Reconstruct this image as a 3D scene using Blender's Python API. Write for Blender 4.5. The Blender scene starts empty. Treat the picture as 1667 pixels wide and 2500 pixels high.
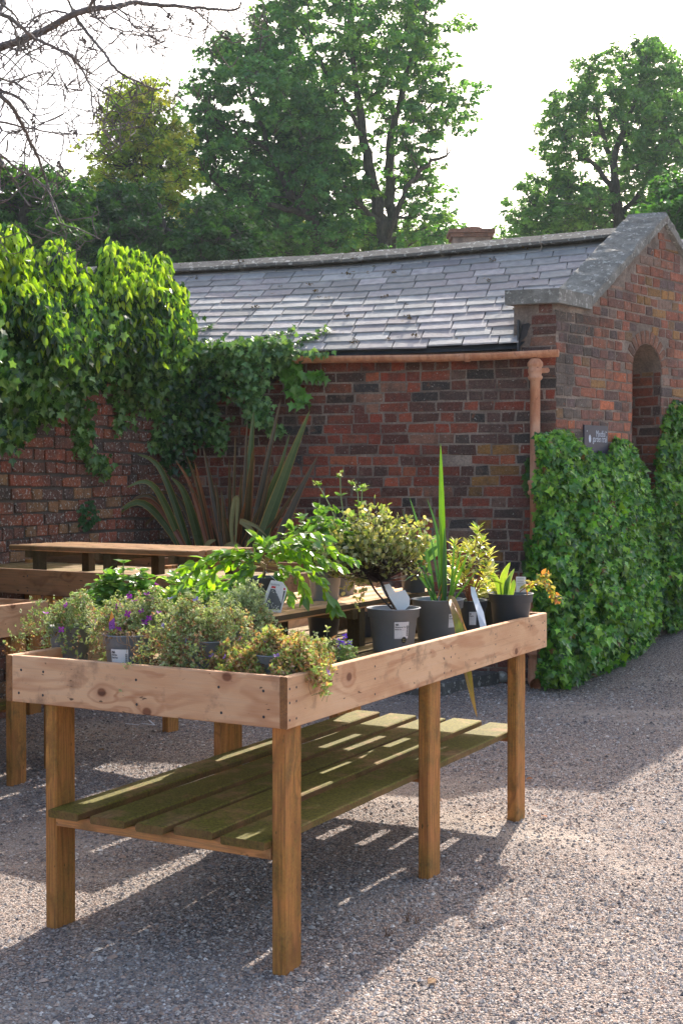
import bpy, math, random
import numpy as np
from mathutils import Vector, noise

# ------------------------------------------------------------------ camera, light, exposure
S = bpy.context.scene
COL = S.collection
F_PX, CX, CY, PITCH, EYE = 3137.0, 833.5, 1250.0, 0.0168, 1.4
cd = bpy.data.cameras.new('camera'); cam = bpy.data.objects.new('camera', cd); COL.objects.link(cam)
cam.location = (0, 0, EYE); cam.rotation_euler = (math.pi/2 - PITCH, 0, 0)
cd.sensor_fit = 'VERTICAL'; cd.sensor_height = 36; cd.sensor_width = 24
cd.lens = F_PX/2500*36; cd.clip_end = 2000; cd.clip_start = .05
S.camera = cam
SUN_EL = math.radians(38.5); SUN_AZ = math.atan2(.295, .95)      # azimuth from +Y towards +X
w = bpy.data.worlds.new('World'); S.world = w; w.use_nodes = True
nt = w.node_tree; bg = nt.nodes['Background']
sky = nt.nodes.new('ShaderNodeTexSky'); sky.sky_type = 'NISHITA'; sky.sun_disc = False
sky.sun_elevation = SUN_EL; sky.sun_rotation = SUN_AZ
sky.air_density = 1.0; sky.dust_density = 3.5; sky.ozone_density = 1.0
wb = nt.nodes.new('ShaderNodeMix'); wb.data_type = 'RGBA'; wb.blend_type = 'MULTIPLY'; wb.inputs[0].default_value = 1
nt.links.new(sky.outputs[0], wb.inputs[6]); wb.inputs[7].default_value = (1.05, 1.0, .93, 1)      # the camera's warm white balance
nt.links.new(wb.outputs[2], bg.inputs[0]); bg.inputs[1].default_value = .12
ld = bpy.data.lights.new('sun', 'SUN'); ld.energy = 3.0; ld.angle = math.radians(.55); ld.color = (1, .93, .83)
sun = bpy.data.objects.new('sun', ld); COL.objects.link(sun)
sd = Vector((math.sin(SUN_AZ)*math.cos(SUN_EL), math.cos(SUN_AZ)*math.cos(SUN_EL), math.sin(SUN_EL)))
sun.rotation_euler = sd.to_track_quat('Z', 'Y').to_euler(); sun.location = (3, 12, 12)
S.view_settings.view_transform = 'Standard'; S.view_settings.look = 'None'
S.view_settings.gamma = 1; S.view_settings.exposure = 1.6
S.cycles.max_bounces = 7; S.cycles.transparent_max_bounces = 8
S.cycles.caustics_reflective = False; S.cycles.caustics_refractive = False

rng = np.random.default_rng(11); random.seed(5)
A = np.array

# ------------------------------------------------------------------ helpers
def at(px, py, y):
    """world point seen at photograph pixel (1667x2500), at distance y in front of the camera"""
    c, s = math.cos(PITCH), math.sin(PITCH)
    rx = (px-CX)/F_PX; uy = (CY-py)/F_PX
    d = A([rx, c + s*uy, -s + c*uy]); t = y/d[1]
    return A([0, 0, EYE]) + d*t
def on_wall(px, py, p0, dr):
    """pixel -> point on the vertical plane through p0 along horizontal direction dr"""
    c, s = math.cos(PITCH), math.sin(PITCH)
    d = A([(px-CX)/F_PX, c + s*(CY-py)/F_PX, -s + c*(CY-py)/F_PX])
    n = A([dr[1], -dr[0]]); t = (n @ p0[:2])/(n @ d[:2])
    return A([0, 0, EYE]) + d*t

def unit(v): v = A(v, float); return v/np.linalg.norm(v)

def nodes(name):
    m = bpy.data.materials.new(name); m.use_nodes = True
    nt = m.node_tree; b = nt.nodes['Principled BSDF']
    return m, nt, b
def N(nt, t, ins=None, **kw):
    n = nt.nodes.new('ShaderNode'+t)
    for k, v in kw.items(): setattr(n, k, v)
    for k, v in (ins or {}).items():
        i = n.inputs[k]
        if isinstance(v, bpy.types.NodeSocket): nt.links.new(v, i)
        else: i.default_value = v
    return n
def ramp(nt, fac, stops):
    r = nt.nodes.new('ShaderNodeValToRGB'); nt.links.new(fac, r.inputs[0]); cr = r.color_ramp
    while len(cr.elements) < len(stops): cr.elements.new(.5)
    for e, (p, c) in zip(cr.elements, stops): e.position = p; e.color = (*c, 1) if len(c) == 3 else c
    return r.outputs[0]
def mix(nt, f, a, b, mode='MIX'):
    n = nt.nodes.new('ShaderNodeMix'); n.data_type = 'RGBA'; n.blend_type = mode; n.clamp_factor = True
    for sock, v in ((n.inputs[0], f), (n.inputs[6], a), (n.inputs[7], b)):
        if isinstance(v, bpy.types.NodeSocket): nt.links.new(v, sock)
        else: sock.default_value = v if isinstance(v, (int, float)) else (*v, 1)
    return n.outputs[2]
def bump(nt, b, h, strength, dist):
    n = N(nt, 'Bump', {'Height': h, 'Strength': strength, 'Distance': dist}); nt.links.new(n.outputs[0], b.inputs['Normal']); return n
def noise_t(nt, vec, scale, detail=4, rough=.55, dist=0):
    return N(nt, 'TexNoise', {'Vector': vec, 'Scale': scale, 'Detail': detail, 'Roughness': rough, 'Distortion': dist}).outputs[0]
def coord(nt): return nt.nodes.new('ShaderNodeNewGeometry').outputs['Position']
def attr(nt, n, out=0):
    a = nt.nodes.new('ShaderNodeAttribute'); a.attribute_name = n; return a.outputs[out]
def mrange(nt, v, a, b, c=0, d=1):
    return N(nt, 'MapRange', {'Value': v, 'From Min': a, 'From Max': b, 'To Min': c, 'To Max': d}).outputs[0]
def math_n(nt, op, a, b=0.0):
    n = nt.nodes.new('ShaderNodeMath'); n.operation = op
    for i, v in enumerate((a, b)):
        if isinstance(v, bpy.types.NodeSocket): nt.links.new(v, n.inputs[i])
        else: n.inputs[i].default_value = v
    return n.outputs[0]

class MB:
    """collects geometry and links it as ONE mesh object"""
    def __init__(s): s.c = []; s.n = 0
    def add(s, V, F, mi=0, col=(1, 1, 1), wc=None):
        V = np.asarray(V, float).reshape(-1, 3)
        s.c.append((V, F, mi, col, wc, s.n)); s.n += len(V); return s
    def build(s, name, mats, parent=None, smooth=False, origin=None):
        V = np.vstack([c[0] for c in s.c])
        WC = np.vstack([c[4] if c[4] is not None else c[0] for c in s.c])
        loops, tot, mi, col = [], [], [], []
        for V_, F, m, cl, wc, off in s.c:
            if isinstance(F, np.ndarray):
                loops.append((F+off).ravel()); tot.append(np.full(len(F), F.shape[1])); nf = len(F)
            else:
                loops.append(np.concatenate([np.asarray(f) for f in F])+off); tot.append(A([len(f) for f in F])); nf = len(F)
            mi.append(np.full(nf, m) if np.isscalar(m) else np.asarray(m))
            cl = np.asarray(cl, float)
            col.append(np.tile(cl, (nf, 1)) if cl.ndim == 1 else cl)
        loops = np.concatenate(loops).astype(np.int32); tot = np.concatenate(tot).astype(np.int32)
        mi = np.concatenate(mi).astype(np.int32); col = np.vstack(col)
        if parent is not None: o0 = A(parent.location)
        elif origin is not None: o0 = A(origin)
        else:
            lo, hi = V.min(0), V.max(0); o0 = A([(lo[0]+hi[0])/2, (lo[1]+hi[1])/2, lo[2]])
        me = bpy.data.meshes.new(name)
        me.vertices.add(len(V)); me.vertices.foreach_set('co', (V-o0).astype(np.float32).ravel())
        me.loops.add(len(loops)); me.loops.foreach_set('vertex_index', loops)
        me.polygons.add(len(tot)); st = np.concatenate([[0], np.cumsum(tot)[:-1]]).astype(np.int32)
        me.polygons.foreach_set('loop_start', st)
        me.polygons.foreach_set('material_index', mi)
        me.polygons.foreach_set('use_smooth', np.full(len(tot), smooth))
        me.update(calc_edges=True)
        a = me.attributes.new('col', 'FLOAT_COLOR', 'FACE')
        a.data.foreach_set('color', np.hstack([col, np.ones((len(col), 1))]).astype(np.float32).ravel())
        a = me.attributes.new('wc', 'FLOAT_VECTOR', 'POINT'); a.data.foreach_set('vector', WC.astype(np.float32).ravel())
        for m in (mats if isinstance(mats, (list, tuple)) else [mats]): me.materials.append(m)
        o = bpy.data.objects.new(name, me); COL.objects.link(o)
        if parent is not None: o.parent = parent
        else: o.location = o0
        return o
def empty(name, loc):
    o = bpy.data.objects.new(name, None); COL.objects.link(o); o.location = loc; o.empty_display_size = .1; return o
def tag(o, label, cat, group=None, kind=None):
    if label: o['label'] = label
    if cat: o['category'] = cat
    if group: o['group'] = group
    if kind: o['kind'] = kind
    return o

def beam(mb, c, L, Wd, l, wd, t, ch=.003, mi=0, col=(1, 1, 1), bend=0.0, nseg=1, side=None, endc=None):
    """chamfered board centred at c: long axis L, width axis Wd; l, wd, t sizes"""
    c, L, Wd = A(c, float), unit(L), unit(Wd); T = np.cross(L, Wd)
    a, b = wd/2, t/2
    ring = [(-a+ch, -b), (a-ch, -b), (a, -b+ch), (a, b-ch), (a-ch, b), (-a+ch, b), (-a, b-ch), (-a, -b+ch)]
    ro = A([random.uniform(0, 50), random.uniform(0, 50), random.uniform(0, 50)])
    V, W = [], []
    xs = np.linspace(-l/2, l/2, nseg+1)
    for x in xs:
        off = bend*(1-(2*x/l)**2)
        for (p, q) in ring:
            V.append(c + L*x + Wd*p + T*(q+off)); W.append(ro + A([x, p, q]))
    F = []
    for k in range(nseg):
        for i in range(8): F.append([k*8+i, k*8+(i+1) % 8, (k+1)*8+(i+1) % 8, (k+1)*8+i])
    F.append(list(range(7, -1, -1))); F.append([nseg*8+i for i in range(8)])
    cc = np.tile(A(col, float), (len(F), 1))
    if side is not None:  # much darker slat sides: gap shade painted in along with algae
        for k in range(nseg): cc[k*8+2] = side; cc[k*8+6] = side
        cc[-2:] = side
    if endc is not None: cc[-2:] = endc
    mb.add(V, F, mi, cc, A(W))

def prism(mb, poly, z0, z1, mi=0, col=(1, 1, 1)):
    n = len(poly); V = [(x, y, z0) for x, y in poly] + [(x, y, z1) for x, y in poly]
    F = [[i, (i+1) % n, n+(i+1) % n, n+i] for i in range(n)] + [list(range(n-1, -1, -1)), [n+i for i in range(n)]]
    mb.add(V, F, mi, col)
def slab(mb, O, U, Wv, poly, t, nrm, mi=0, col=(1, 1, 1)):
    """polygon in (s,z) on plane O+s*U+z*Wv, extruded by t along -nrm"""
    O, U, Wv, nrm = A(O, float), A(U, float), A(Wv, float), A(nrm, float); n = len(poly)
    f = [O + U*s + Wv*z for s, z in poly]; V = f + [p - nrm*t for p in f]
    F = [[i, (i+1) % n, n+(i+1) % n, n+i] for i in range(n)] + [list(range(n-1, -1, -1)), [n+i for i in range(n)]]
    mb.add(V, F, mi, col)
def tube(mb, pts, rad, sides=6, mi=0, col=(1, 1, 1), cap=True):
    P = A(pts, float); n = len(P)
    R = np.full(n, rad, float) if np.isscalar(rad) else A(rad, float)
    T = np.gradient(P, axis=0); T /= np.maximum(np.linalg.norm(T, axis=1, keepdims=True), 1e-9)
    ref = A([0, 0, 1.]) if abs(T[0, 2]) < .9 else A([1., 0, 0])
    u = np.cross(T, ref); u /= np.maximum(np.linalg.norm(u, axis=1, keepdims=True), 1e-9); v = np.cross(T, u)
    an = np.arange(sides)*2*math.pi/sides
    V = (P[:, None] + R[:, None, None]*(np.cos(an)[None, :, None]*u[:, None] + np.sin(an)[None, :, None]*v[:, None])).reshape(-1, 3)
    i = np.arange(n-1)[:, None]*sides; j = np.arange(sides)[None]; k = (j+1) % sides
    F = np.stack([i+j, i+k, i+sides+k, i+sides+j], -1).reshape(-1, 4)
    L = np.concatenate([[0], np.cumsum(np.linalg.norm(np.diff(P, axis=0), axis=1))])
    wc = np.stack([np.repeat(L, sides), np.tile(an*.05, n), np.repeat(R, sides)], -1) + V[0]*3
    mb.add(V, F, mi, col, wc)
    if cap: mb.add(V[-sides:], [list(range(sides))], mi, col)
    if cap: mb.add(V[:sides], [list(range(sides-1, -1, -1))], mi, col)
def lathe(mb, c, prof, sides=28, mi=0, col=(1, 1, 1), axis=None):
    """revolve (r,z) profile about vertical (or axis) through c"""
    c = A(c, float); Z = unit(axis) if axis is not None else A([0, 0, 1.])
    X = unit(np.cross(Z, A([0, 1, 0.]) if abs(Z[1]) < .9 else A([1, 0, 0.]))); Y = np.cross(Z, X)
    an = np.arange(sides)*2*math.pi/sides; n = len(prof)
    V = [c + r*(math.cos(t)*X + math.sin(t)*Y) + z*Z for r, z in prof for t in an]
    i = np.arange(n-1)[:, None]*sides; j = np.arange(sides)[None]; k = (j+1) % sides
    F = np.stack([i+j, i+k, i+sides+k, i+sides+j], -1).reshape(-1, 4)
    mb.add(V, F, mi, col)
def smooth_path(pts, n=4, jit=0):
    P = A(pts, float); out = []
    for i in range(len(P)-1):
        p0 = P[max(i-1, 0)]; p1 = P[i]; p2 = P[i+1]; p3 = P[min(i+2, len(P)-1)]
        for t in np.arange(n)/n:
            out.append(.5*((2*p1)+(-p0+p2)*t+(2*p0-5*p1+4*p2-p3)*t*t+(-p0+3*p1-3*p2+p3)*t**3))
    out.append(P[-1]); out = A(out)
    if jit: out[1:-1] += rng.normal(0, jit, out[1:-1].shape)
    return out

# leaf templates: (verts, faces) ; x = along leaf, y = across, z = up
def tpl(half, fold=.12, tipdrop=.08):
    """half outline from base to tip [(x,y)...], mirrored about the midrib"""
    n = len(half); V = [(0, 0, 0), (1, 0, -tipdrop)] if n else []
    up = [(x, y, y*fold*2 - tipdrop*x*x) for x, y in half]; dn = [(x, -y, y*fold*2 - tipdrop*x*x) for x, y in half]
    mid = [(.5, 0, -tipdrop*.25)]
    V = V + up + dn + mid; m = 2+2*n
    F = [[0, m, 1]+[2+i for i in range(n-1, -1, -1)], [0]+[2+n+i for i in range(n)]+[1, m]]
    return A(V, float), F
T_OVATE = tpl([(.2, .2), (.5, .27), (.8, .14)], .15, .15)
T_LONG = tpl([(.25, .12), (.6, .13), (.85, .06)], .15, .2)
T_ROUND = tpl([(.15, .22), (.45, .36), (.8, .26)], .12, .05)
T_IVY = tpl([(-.12, .3), (.12, .26), (.36, .54), (.5, .22)], .1, .15)
T_SERR = tpl([(.05, .2), (.18, .34), (.26, .28), (.42, .38), (.5, .3), (.68, .27), (.74, .18)], .14, .2)
T_QUAD = (A([(0, 0, 0), (.5, .32, .08), (1, 0, -.05), (.5, -.32, .08)], float), [[0, 3, 2, 1]])
T_MAPLE = tpl([(.0, .42), (.3, .28), (.55, .5), (.62, .18)], .08, .15)
T_PETAL = (A([(0, 0, 0), (.6, .38, .05), (1, .2, .08), (1, -.2, .08), (.6, -.38, .05)], float), [[0, 4, 3, 2, 1]])

def leaves(mb, t, P, D, Nn, Sz, C, mi=0, wscale=1.0):
    P, D, Nn = A(P, float), A(D, float), A(Nn, float); n = len(P)
    if n == 0: return
    X = D/np.maximum(np.linalg.norm(D, axis=1, keepdims=True), 1e-9)
    Z = Nn - (Nn*X).sum(1, keepdims=True)*X; Z /= np.maximum(np.linalg.norm(Z, axis=1, keepdims=True), 1e-9)
    Y = np.cross(Z, X); Sz = np.broadcast_to(Sz, (n,))[:, None, None]
    TV, TF = t; k = len(TV)
    W = np.broadcast_to(wscale, (n,))[:, None, None]
    V = P[:, None] + Sz*(TV[None, :, 0:1]*X[:, None] + W*TV[None, :, 1:2]*Y[:, None] + TV[None, :, 2:3]*Z[:, None])
    C = np.broadcast_to(A(C, float), (n, 3))
    off = (np.arange(n)*k)[:, None]
    wc = np.tile(TV, (n, 1))
    for i, f in enumerate(TF):   # one chunk per template face; vertices are added once
        Fi = (off + A(f)[None])
        if i == 0: base = mb.n; mb.add(V.reshape(-1, 3), Fi, mi, C, wc)
        else: mb.c.append((np.zeros((0, 3)), Fi, mi, C, np.zeros((0, 3)), base))
def randdir(n, up=0.0, spread=1.0):
    v = rng.normal(0, 1, (n, 3))*spread; v[:, 2] += up
    return v/np.linalg.norm(v, axis=1, keepdims=True)
def pal(cols, n, jit=.15, w=None):
    c = A(cols)[rng.choice(len(cols), n, p=w)]
    return np.clip(c*(1+rng.normal(0, jit, (n, 1))), .005, 1)
def inpoly(px, py, poly):
    P = A(poly, float); x1, y1 = P.T; x2, y2 = np.roll(P, -1, 0).T
    px, py = np.atleast_1d(px)[:, None], np.atleast_1d(py)[:, None]
    c = ((y1 > py) != (y2 > py)) & (px < (x2-x1)*(py-y1)/(np.where(y2 == y1, 1e-9, y2-y1))+x1)
    return c.sum(1) % 2 == 1
def edgedist(px, py, poly):
    P = A(poly, float); Q = np.roll(P, -1, 0); d = np.full(len(px), 1e9); X = np.stack([px, py], 1)
    for a, b in zip(P, Q):
        t = np.clip(((X-a) @ (b-a))/max(((b-a) @ (b-a)), 1e-9), 0, 1); d = np.minimum(d, np.linalg.norm(X-(a+t[:, None]*(b-a)), axis=1))
    return d
def sample_poly(poly, n):
    P = A(poly, float); lo, hi = P.min(0), P.max(0); out = np.zeros((0, 2))
    while len(out) < n:
        q = rng.uniform(lo, hi, (n*2, 2)); out = np.vstack([out, q[inpoly(q[:, 0], q[:, 1], poly)]])
    return out[:n]
def at_v(px, py, y): return A([at(a, b, c) for a, b, c in zip(px, py, y)])
def text_geo(s, size, ax='CENTER', bold=0.0):
    cu = bpy.data.curves.new('t', 'FONT'); cu.body = s; cu.size = size; cu.align_x = ax; cu.offset = bold; cu.resolution_u = 2
    o = bpy.data.objects.new('t', cu); COL.objects.link(o); bpy.context.view_layer.update()
    me = o.evaluated_get(bpy.context.evaluated_depsgraph_get()).to_mesh()
    V = A([v.co[:] for v in me.vertices]); F = [list(p.vertices) for p in me.polygons]
    bpy.data.objects.remove(o); bpy.data.curves.remove(cu)
    return V, F

# ------------------------------------------------------------------ materials
def mat_brick(name='brick', lich=.68):
    m, nt, b = nodes(name); p = coord(nt); c = attr(nt, 'col')
    n1 = noise_t(nt, p, 28, 5, .6); n2 = noise_t(nt, p, 150, 3, .6); n3 = noise_t(nt, p, 5, 4, .6)
    c1 = mix(nt, mrange(nt, n1, .42, .7, 0, .6), c, mix(nt, .7, c, (.035, .03, .03)), 'MIX'); c1 = mix(nt, mrange(nt, noise_t(nt, p, 16, 4, .6), .55, .72, 0, .28), c1, (.42, .27, .2))
    c1 = mix(nt, mrange(nt, n3, .50, .66, 0, .6), c1, (.045, .036, .034))
    c1 = mix(nt, mrange(nt, noise_t(nt, p, 42, 5, .7), .56, .68, 0, .5), c1, (.30, .22, .175))
    c1 = mix(nt, mrange(nt, noise_t(nt, p, 9, 5, .7), .60, .70, 0, .5), c1, (.42, .12, .04))
    c1 = mix(nt, mrange(nt, n2, .3, .75, 0, 1), mix(nt, .35, c1, (0, 0, 0)), mix(nt, .12, c1, (.6, .5, .4)))
    li = noise_t(nt, p, 60, 2, .5); c1 = mix(nt, mrange(nt, li, lich, lich+.05, 0, .7), c1, (.42, .41, .37))
    nt.links.new(c1, b.inputs[0]); b.inputs['Roughness'].default_value = .88; b.inputs['Specular IOR Level'].default_value = .25
    bump(nt, b, math_n(nt, 'ADD', math_n(nt, 'MULTIPLY', n1, 1.5), math_n(nt, 'MULTIPLY', n2, .5)), 1.0, .009); return m
def mat_mortar(name, c0, c1):
    m, nt, b = nodes(name); p = coord(nt)
    n1 = noise_t(nt, p, 60, 5, .65); n2 = noise_t(nt, p, 4, 4, .6)
    c = mix(nt, mrange(nt, n2, .35, .65), c0, c1); c = mix(nt, mrange(nt, n1, .3, .7, 0, .6), c, (.05, .045, .04))
    nt.links.new(c, b.inputs[0]); b.inputs['Roughness'].default_value = .95; bump(nt, b, n1, 1, .008); return m
def mat_wood():
    """col.r brightness, col.g algae, col.b reddening ; wc.x along grain"""
    m, nt, b = nodes('softwood'); v = attr(nt, 'wc', 1)
    col = N(nt, 'SeparateColor', {'Color': attr(nt, 'col')}).outputs
    mp = N(nt, 'Mapping', {'Vector': v, 'Scale': (1.0, 7.0, 7.0)}).outputs[0]
    warp = noise_t(nt, N(nt, 'Mapping', {'Vector': v, 'Scale': (1.3, 5.0, 5.0)}).outputs[0], 1.6, 3, .5, .6)
    sx = N(nt, 'SeparateXYZ', {'Vector': mp}).outputs
    big0 = noise_t(nt, N(nt, 'Mapping', {'Vector': v, 'Scale': (3, 9, 9)}).outputs[0], 1, 3, .6)
    # growth rings seen on a sawn face: contours of a warped field
    k = N(nt, 'TexVoronoi', {'Vector': N(nt, 'Mapping', {'Vector': v, 'Scale': (4.2, 5.5, 5.5)}).outputs[0], 'Scale': 1.0, 'Randomness': .9}, voronoi_dimensions='2D')
    on = mrange(nt, N(nt, 'SeparateColor', {'Color': k.outputs['Color']}).outputs[0], .66, .68, 0, 1)
    kd = math_n(nt, 'ADD', k.outputs['Distance'], mrange(nt, on, 0, 1, 9, 0)); knot = mrange(nt, kd, .055, .085, 1, 0); halo = mrange(nt, kd, .06, .22, 1, 0)
    field = math_n(nt, 'ADD', math_n(nt, 'MULTIPLY', warp, 12), math_n(nt, 'ADD', math_n(nt, 'MULTIPLY', sx[1], 2.6), math_n(nt, 'MULTIPLY', mrange(nt, kd, .04, .30, 1, 0), 3.2)))
    ring = math_n(nt, 'SINE', math_n(nt, 'MULTIPLY', field, 2.4)); ring = mrange(nt, ring, .1, 1, 0, mrange(nt, big0, .35, .65, .25, 1))
    fib = noise_t(nt, N(nt, 'Mapping', {'Vector': v, 'Scale': (6, 220, 220)}).outputs[0], 1, 3, .6)
    big = noise_t(nt, N(nt, 'Mapping', {'Vector': v, 'Scale': (2.5, 6, 6)}).outputs[0], 1, 4, .6)
    c = mix(nt, ring, (.68, .42, .25), (.43, .19, .09))
    c = mix(nt, mrange(nt, fib, .3, .7, 0, .35), c, (.64, .45, .33))
    c = mix(nt, mrange(nt, big, .35, .72, 0, .6), c, (.50, .24, .12)); c = mix(nt, mrange(nt, noise_t(nt, N(nt, 'Mapping', {'Vector': v, 'Scale': (.9, 60, 60)}).outputs[0], 1, 3, .6), .55, .7, 0, .45), c, (.33, .17, .09))
    c = mix(nt, math_n(nt, 'MULTIPLY', halo, .45), c, (.33, .12, .06)); c = mix(nt, math_n(nt, 'MULTIPLY', knot, .9), c, mix(nt, ring, (.16, .06, .035), (.05, .02, .015)))
    c = mix(nt, col[2], c, mix(nt, math_n(nt, 'MAXIMUM', ring, mrange(nt, fib, .45, .62, 0, .8)), (.74, .25, .06), (.24, .07, .025)), 'MIX')
    nz = N(nt, 'TexNoise', {'Vector': coord(nt), 'Scale': 9.0, 'Detail': 5.0, 'Roughness': .65}).outputs[0]
    c = mix(nt, mrange(nt, nz, .56, .70, 0, .6), c, (.16, .09, .06)); c = mix(nt, mrange(nt, noise_t(nt, N(nt, 'Mapping', {'Vector': v, 'Scale': (22, 60, 60)}).outputs[0], 1, 2, .5), .70, .74, 0, .85), c, (.06, .035, .025))
    alg = math_n(nt, 'MULTIPLY', col[1], math_n(nt, 'MULTIPLY', mrange(nt, nz, .32, .56, .35, 1.0), mrange(nt, big, .3, .55, .7, 1.0)))
    fine = noise_t(nt, coord(nt), 130, 3, .6)
    ac = mix(nt, mrange(nt, fine, .3, .7), (.10, .085, .016), (.33, .28, .035))
    c = mix(nt, alg, c, ac)
    br = N(nt, 'Mix', data_type='RGBA', blend_type='MULTIPLY'); br.inputs[0].default_value = 1
    nt.links.new(c, br.inputs[6]); g = N(nt, 'CombineColor', {'Red': col[0], 'Green': col[0], 'Blue': col[0]}); nt.links.new(g.outputs[0], br.inputs[7])
    nt.links.new(br.outputs[2], b.inputs[0]); b.inputs['Roughness'].default_value = .78; b.inputs['Specular IOR Level'].default_value = .3
    bump(nt, b, math_n(nt, 'ADD', math_n(nt, 'MULTIPLY', ring, .5), math_n(nt, 'ADD', fib, math_n(nt, 'MULTIPLY', fine, .6))), .55, .0018)
    return m
def mat_leaf(name, trans=.45, rough=.4, spec=.5, tint=(1.25, 1.25, .45)):
    m, nt, b = nodes(name); c = attr(nt, 'col'); p = coord(nt)
    n = noise_t(nt, p, 35, 2, .5); c1 = mix(nt, mrange(nt, n, .3, .7, 0, .35), c, mix(nt, 1.0, c, (.55, .6, .4), 'MULTIPLY'))
    w = N(nt, 'SeparateXYZ', {'Vector': attr(nt, 'wc', 1)}).outputs
    rib = mrange(nt, math_n(nt, 'ABSOLUTE', w[1]), 0, .035, .35, 0)
    c1 = mix(nt, rib, c1, mix(nt, .5, c1, (.45, .5, .25)))
    nt.links.new(c1, b.inputs[0]); b.inputs['Roughness'].default_value = rough; b.inputs['Specular IOR Level'].default_value = spec
    tr = N(nt, 'BsdfTranslucent', {'Color': mix(nt, 1.0, c1, tint, 'MULTIPLY')})
    mx = N(nt, 'MixShader', {0: trans, 1: b.outputs[0], 2: tr.outputs[0]})
    nt.links.new(mx.outputs[0], nt.nodes['Material Output'].inputs[0]); return m
def mat_bark(name='bark', c0=(.045, .035, .028), c1=(.13, .11, .09)):
    m, nt, b = nodes(name); p = coord(nt)
    n1 = noise_t(nt, N(nt, 'Mapping', {'Vector': p, 'Scale': (1, 1, .35)}).outputs[0], 14, 5, .6); n2 = noise_t(nt, p, 3, 3)
    c = mix(nt, mrange(nt, n1, .3, .7), c0, c1); c = mix(nt, mrange(nt, n2, .5, .7, 0, .4), c, (.08, .09, .04))
    nt.links.new(c, b.inputs[0]); b.inputs['Roughness'].default_value = .9; bump(nt, b, n1, .8, .02); return m
def mat_plain(name, c, rough=.6, spec=.4, var=.25, sc=12, bm=.3, bd=.002, dark=None, metal=0):
    m, nt, b = nodes(name); p = coord(nt); n = noise_t(nt, p, sc, 5, .6)
    c2 = dark or tuple(x*(1-var*1.4) for x in c)
    nt.links.new(mix(nt, mrange(nt, n, .3, .7), c, c2), b.inputs[0]); b.inputs['Roughness'].default_value = rough
    b.inputs['Specular IOR Level'].default_value = spec; b.inputs['Metallic'].default_value = metal
    bump(nt, b, noise_t(nt, p, sc*5, 4, .6), bm, bd); return m
def mat_col(name, rough=.6, spec=.4):
    m, nt, b = nodes(name); c = attr(nt, 'col'); n = noise_t(nt, coord(nt), 90, 3)
    nt.links.new(mix(nt, mrange(nt, n, .3, .7, 0, .3), c, mix(nt, .5, c, (0, 0, 0))), b.inputs[0]); b.inputs['Roughness'].default_value = rough
    b.inputs['Specular IOR Level'].default_value = spec; return m
def mat_slate():
    m, nt, b = nodes('slate'); p = coord(nt); c = attr(nt, 'col')
    n1 = noise_t(nt, p, 18, 5, .6); n2 = noise_t(nt, p, 90, 4, .65); n3 = noise_t(nt, p, 3, 4, .6)
    c1 = mix(nt, mrange(nt, n1, .35, .7, 0, .6), c, (.19, .18, .18)); c1 = mix(nt, mrange(nt, n3, .5, .7, 0, .5), c1, (.44, .43, .41))
    c1 = mix(nt, mrange(nt, n2, .64, .72, 0, .7), c1, (.33, .33, .28)); c1 = mix(nt, mrange(nt, noise_t(nt, p, 11, 3), .68, .74, 0, .8), c1, (.17, .10, .04))
    nt.links.new(c1, b.inputs[0]); b.inputs['Roughness'].default_value = .8; b.inputs['Specular IOR Level'].default_value = .28
    bump(nt, b, math_n(nt, 'ADD', n1, n2), .8, .004); return m
def mat_stone(name, c0, c1, rough=.9):
    m, nt, b = nodes(name); p = coord(nt)
    n1 = noise_t(nt, p, 7, 6, .65); n2 = noise_t(nt, p, 70, 4, .65); v = N(nt, 'TexVoronoi', {'Vector': p, 'Scale': 26.0}).outputs[0]
    c = mix(nt, mrange(nt, n1, .32, .68), c0, c1); c = mix(nt, mrange(nt, noise_t(nt, p, 24, 4, .6), .56, .62, 0, .85), c, (.52, .51, .47))
    c = mix(nt, mrange(nt, noise_t(nt, p, 12, 3), .62, .7, 0, .55), c, (.07, .065, .055)); c = mix(nt, mrange(nt, n2, .3, .7, 0, .4), c, (.06, .055, .05))
    nt.links.new(c, b.inputs[0]); b.inputs['Roughness'].default_value = rough; bump(nt, b, math_n(nt, 'ADD', n1, math_n(nt, 'MULTIPLY', n2, .6)), .9, .009); return m
def mat_ground():
    m, nt, b = nodes('gravel_ground'); p = coord(nt)
    v = N(nt, 'TexVoronoi', {'Vector': p, 'Scale': 125.0, 'Randomness': 1.0}); v2 = N(nt, 'TexVoronoi', {'Vector': p, 'Scale': 180.0})
    rc = N(nt, 'SeparateColor', {'Color': v.outputs['Color']}).outputs
    c = ramp(nt, rc[0], [(0, (.15, .13, .125)), (.25, (.34, .29, .27)), (.5, (.44, .38, .35)), (.72, (.46, .34, .28)), (.9, (.58, .53, .50)), (1, (.22, .20, .21))])
    c = mix(nt, mrange(nt, v.outputs['Distance'], .3, .75, 0, .8), c, (.07, .052, .045))
    dust = noise_t(nt, p, 1.1, 5, .6, .3)
    c = mix(nt, mrange(nt, dust, .5, .66, 0, .75), c, (.50, .42, .36))
    c = mix(nt, mrange(nt, noise_t(nt, p, 5.5, 4), .55, .7, 0, .3), c, (.2, .15, .13))
    nt.links.new(c, b.inputs[0]); b.inputs['Roughness'].default_value = .95; b.inputs['Specular IOR Level'].default_value = .15
    h = math_n(nt, 'SUBTRACT', math_n(nt, 'MULTIPLY', v2.outputs['Distance'], -.4), v.outputs['Distance'])
    bump(nt, b, h, 1.0, .007); return m

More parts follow.
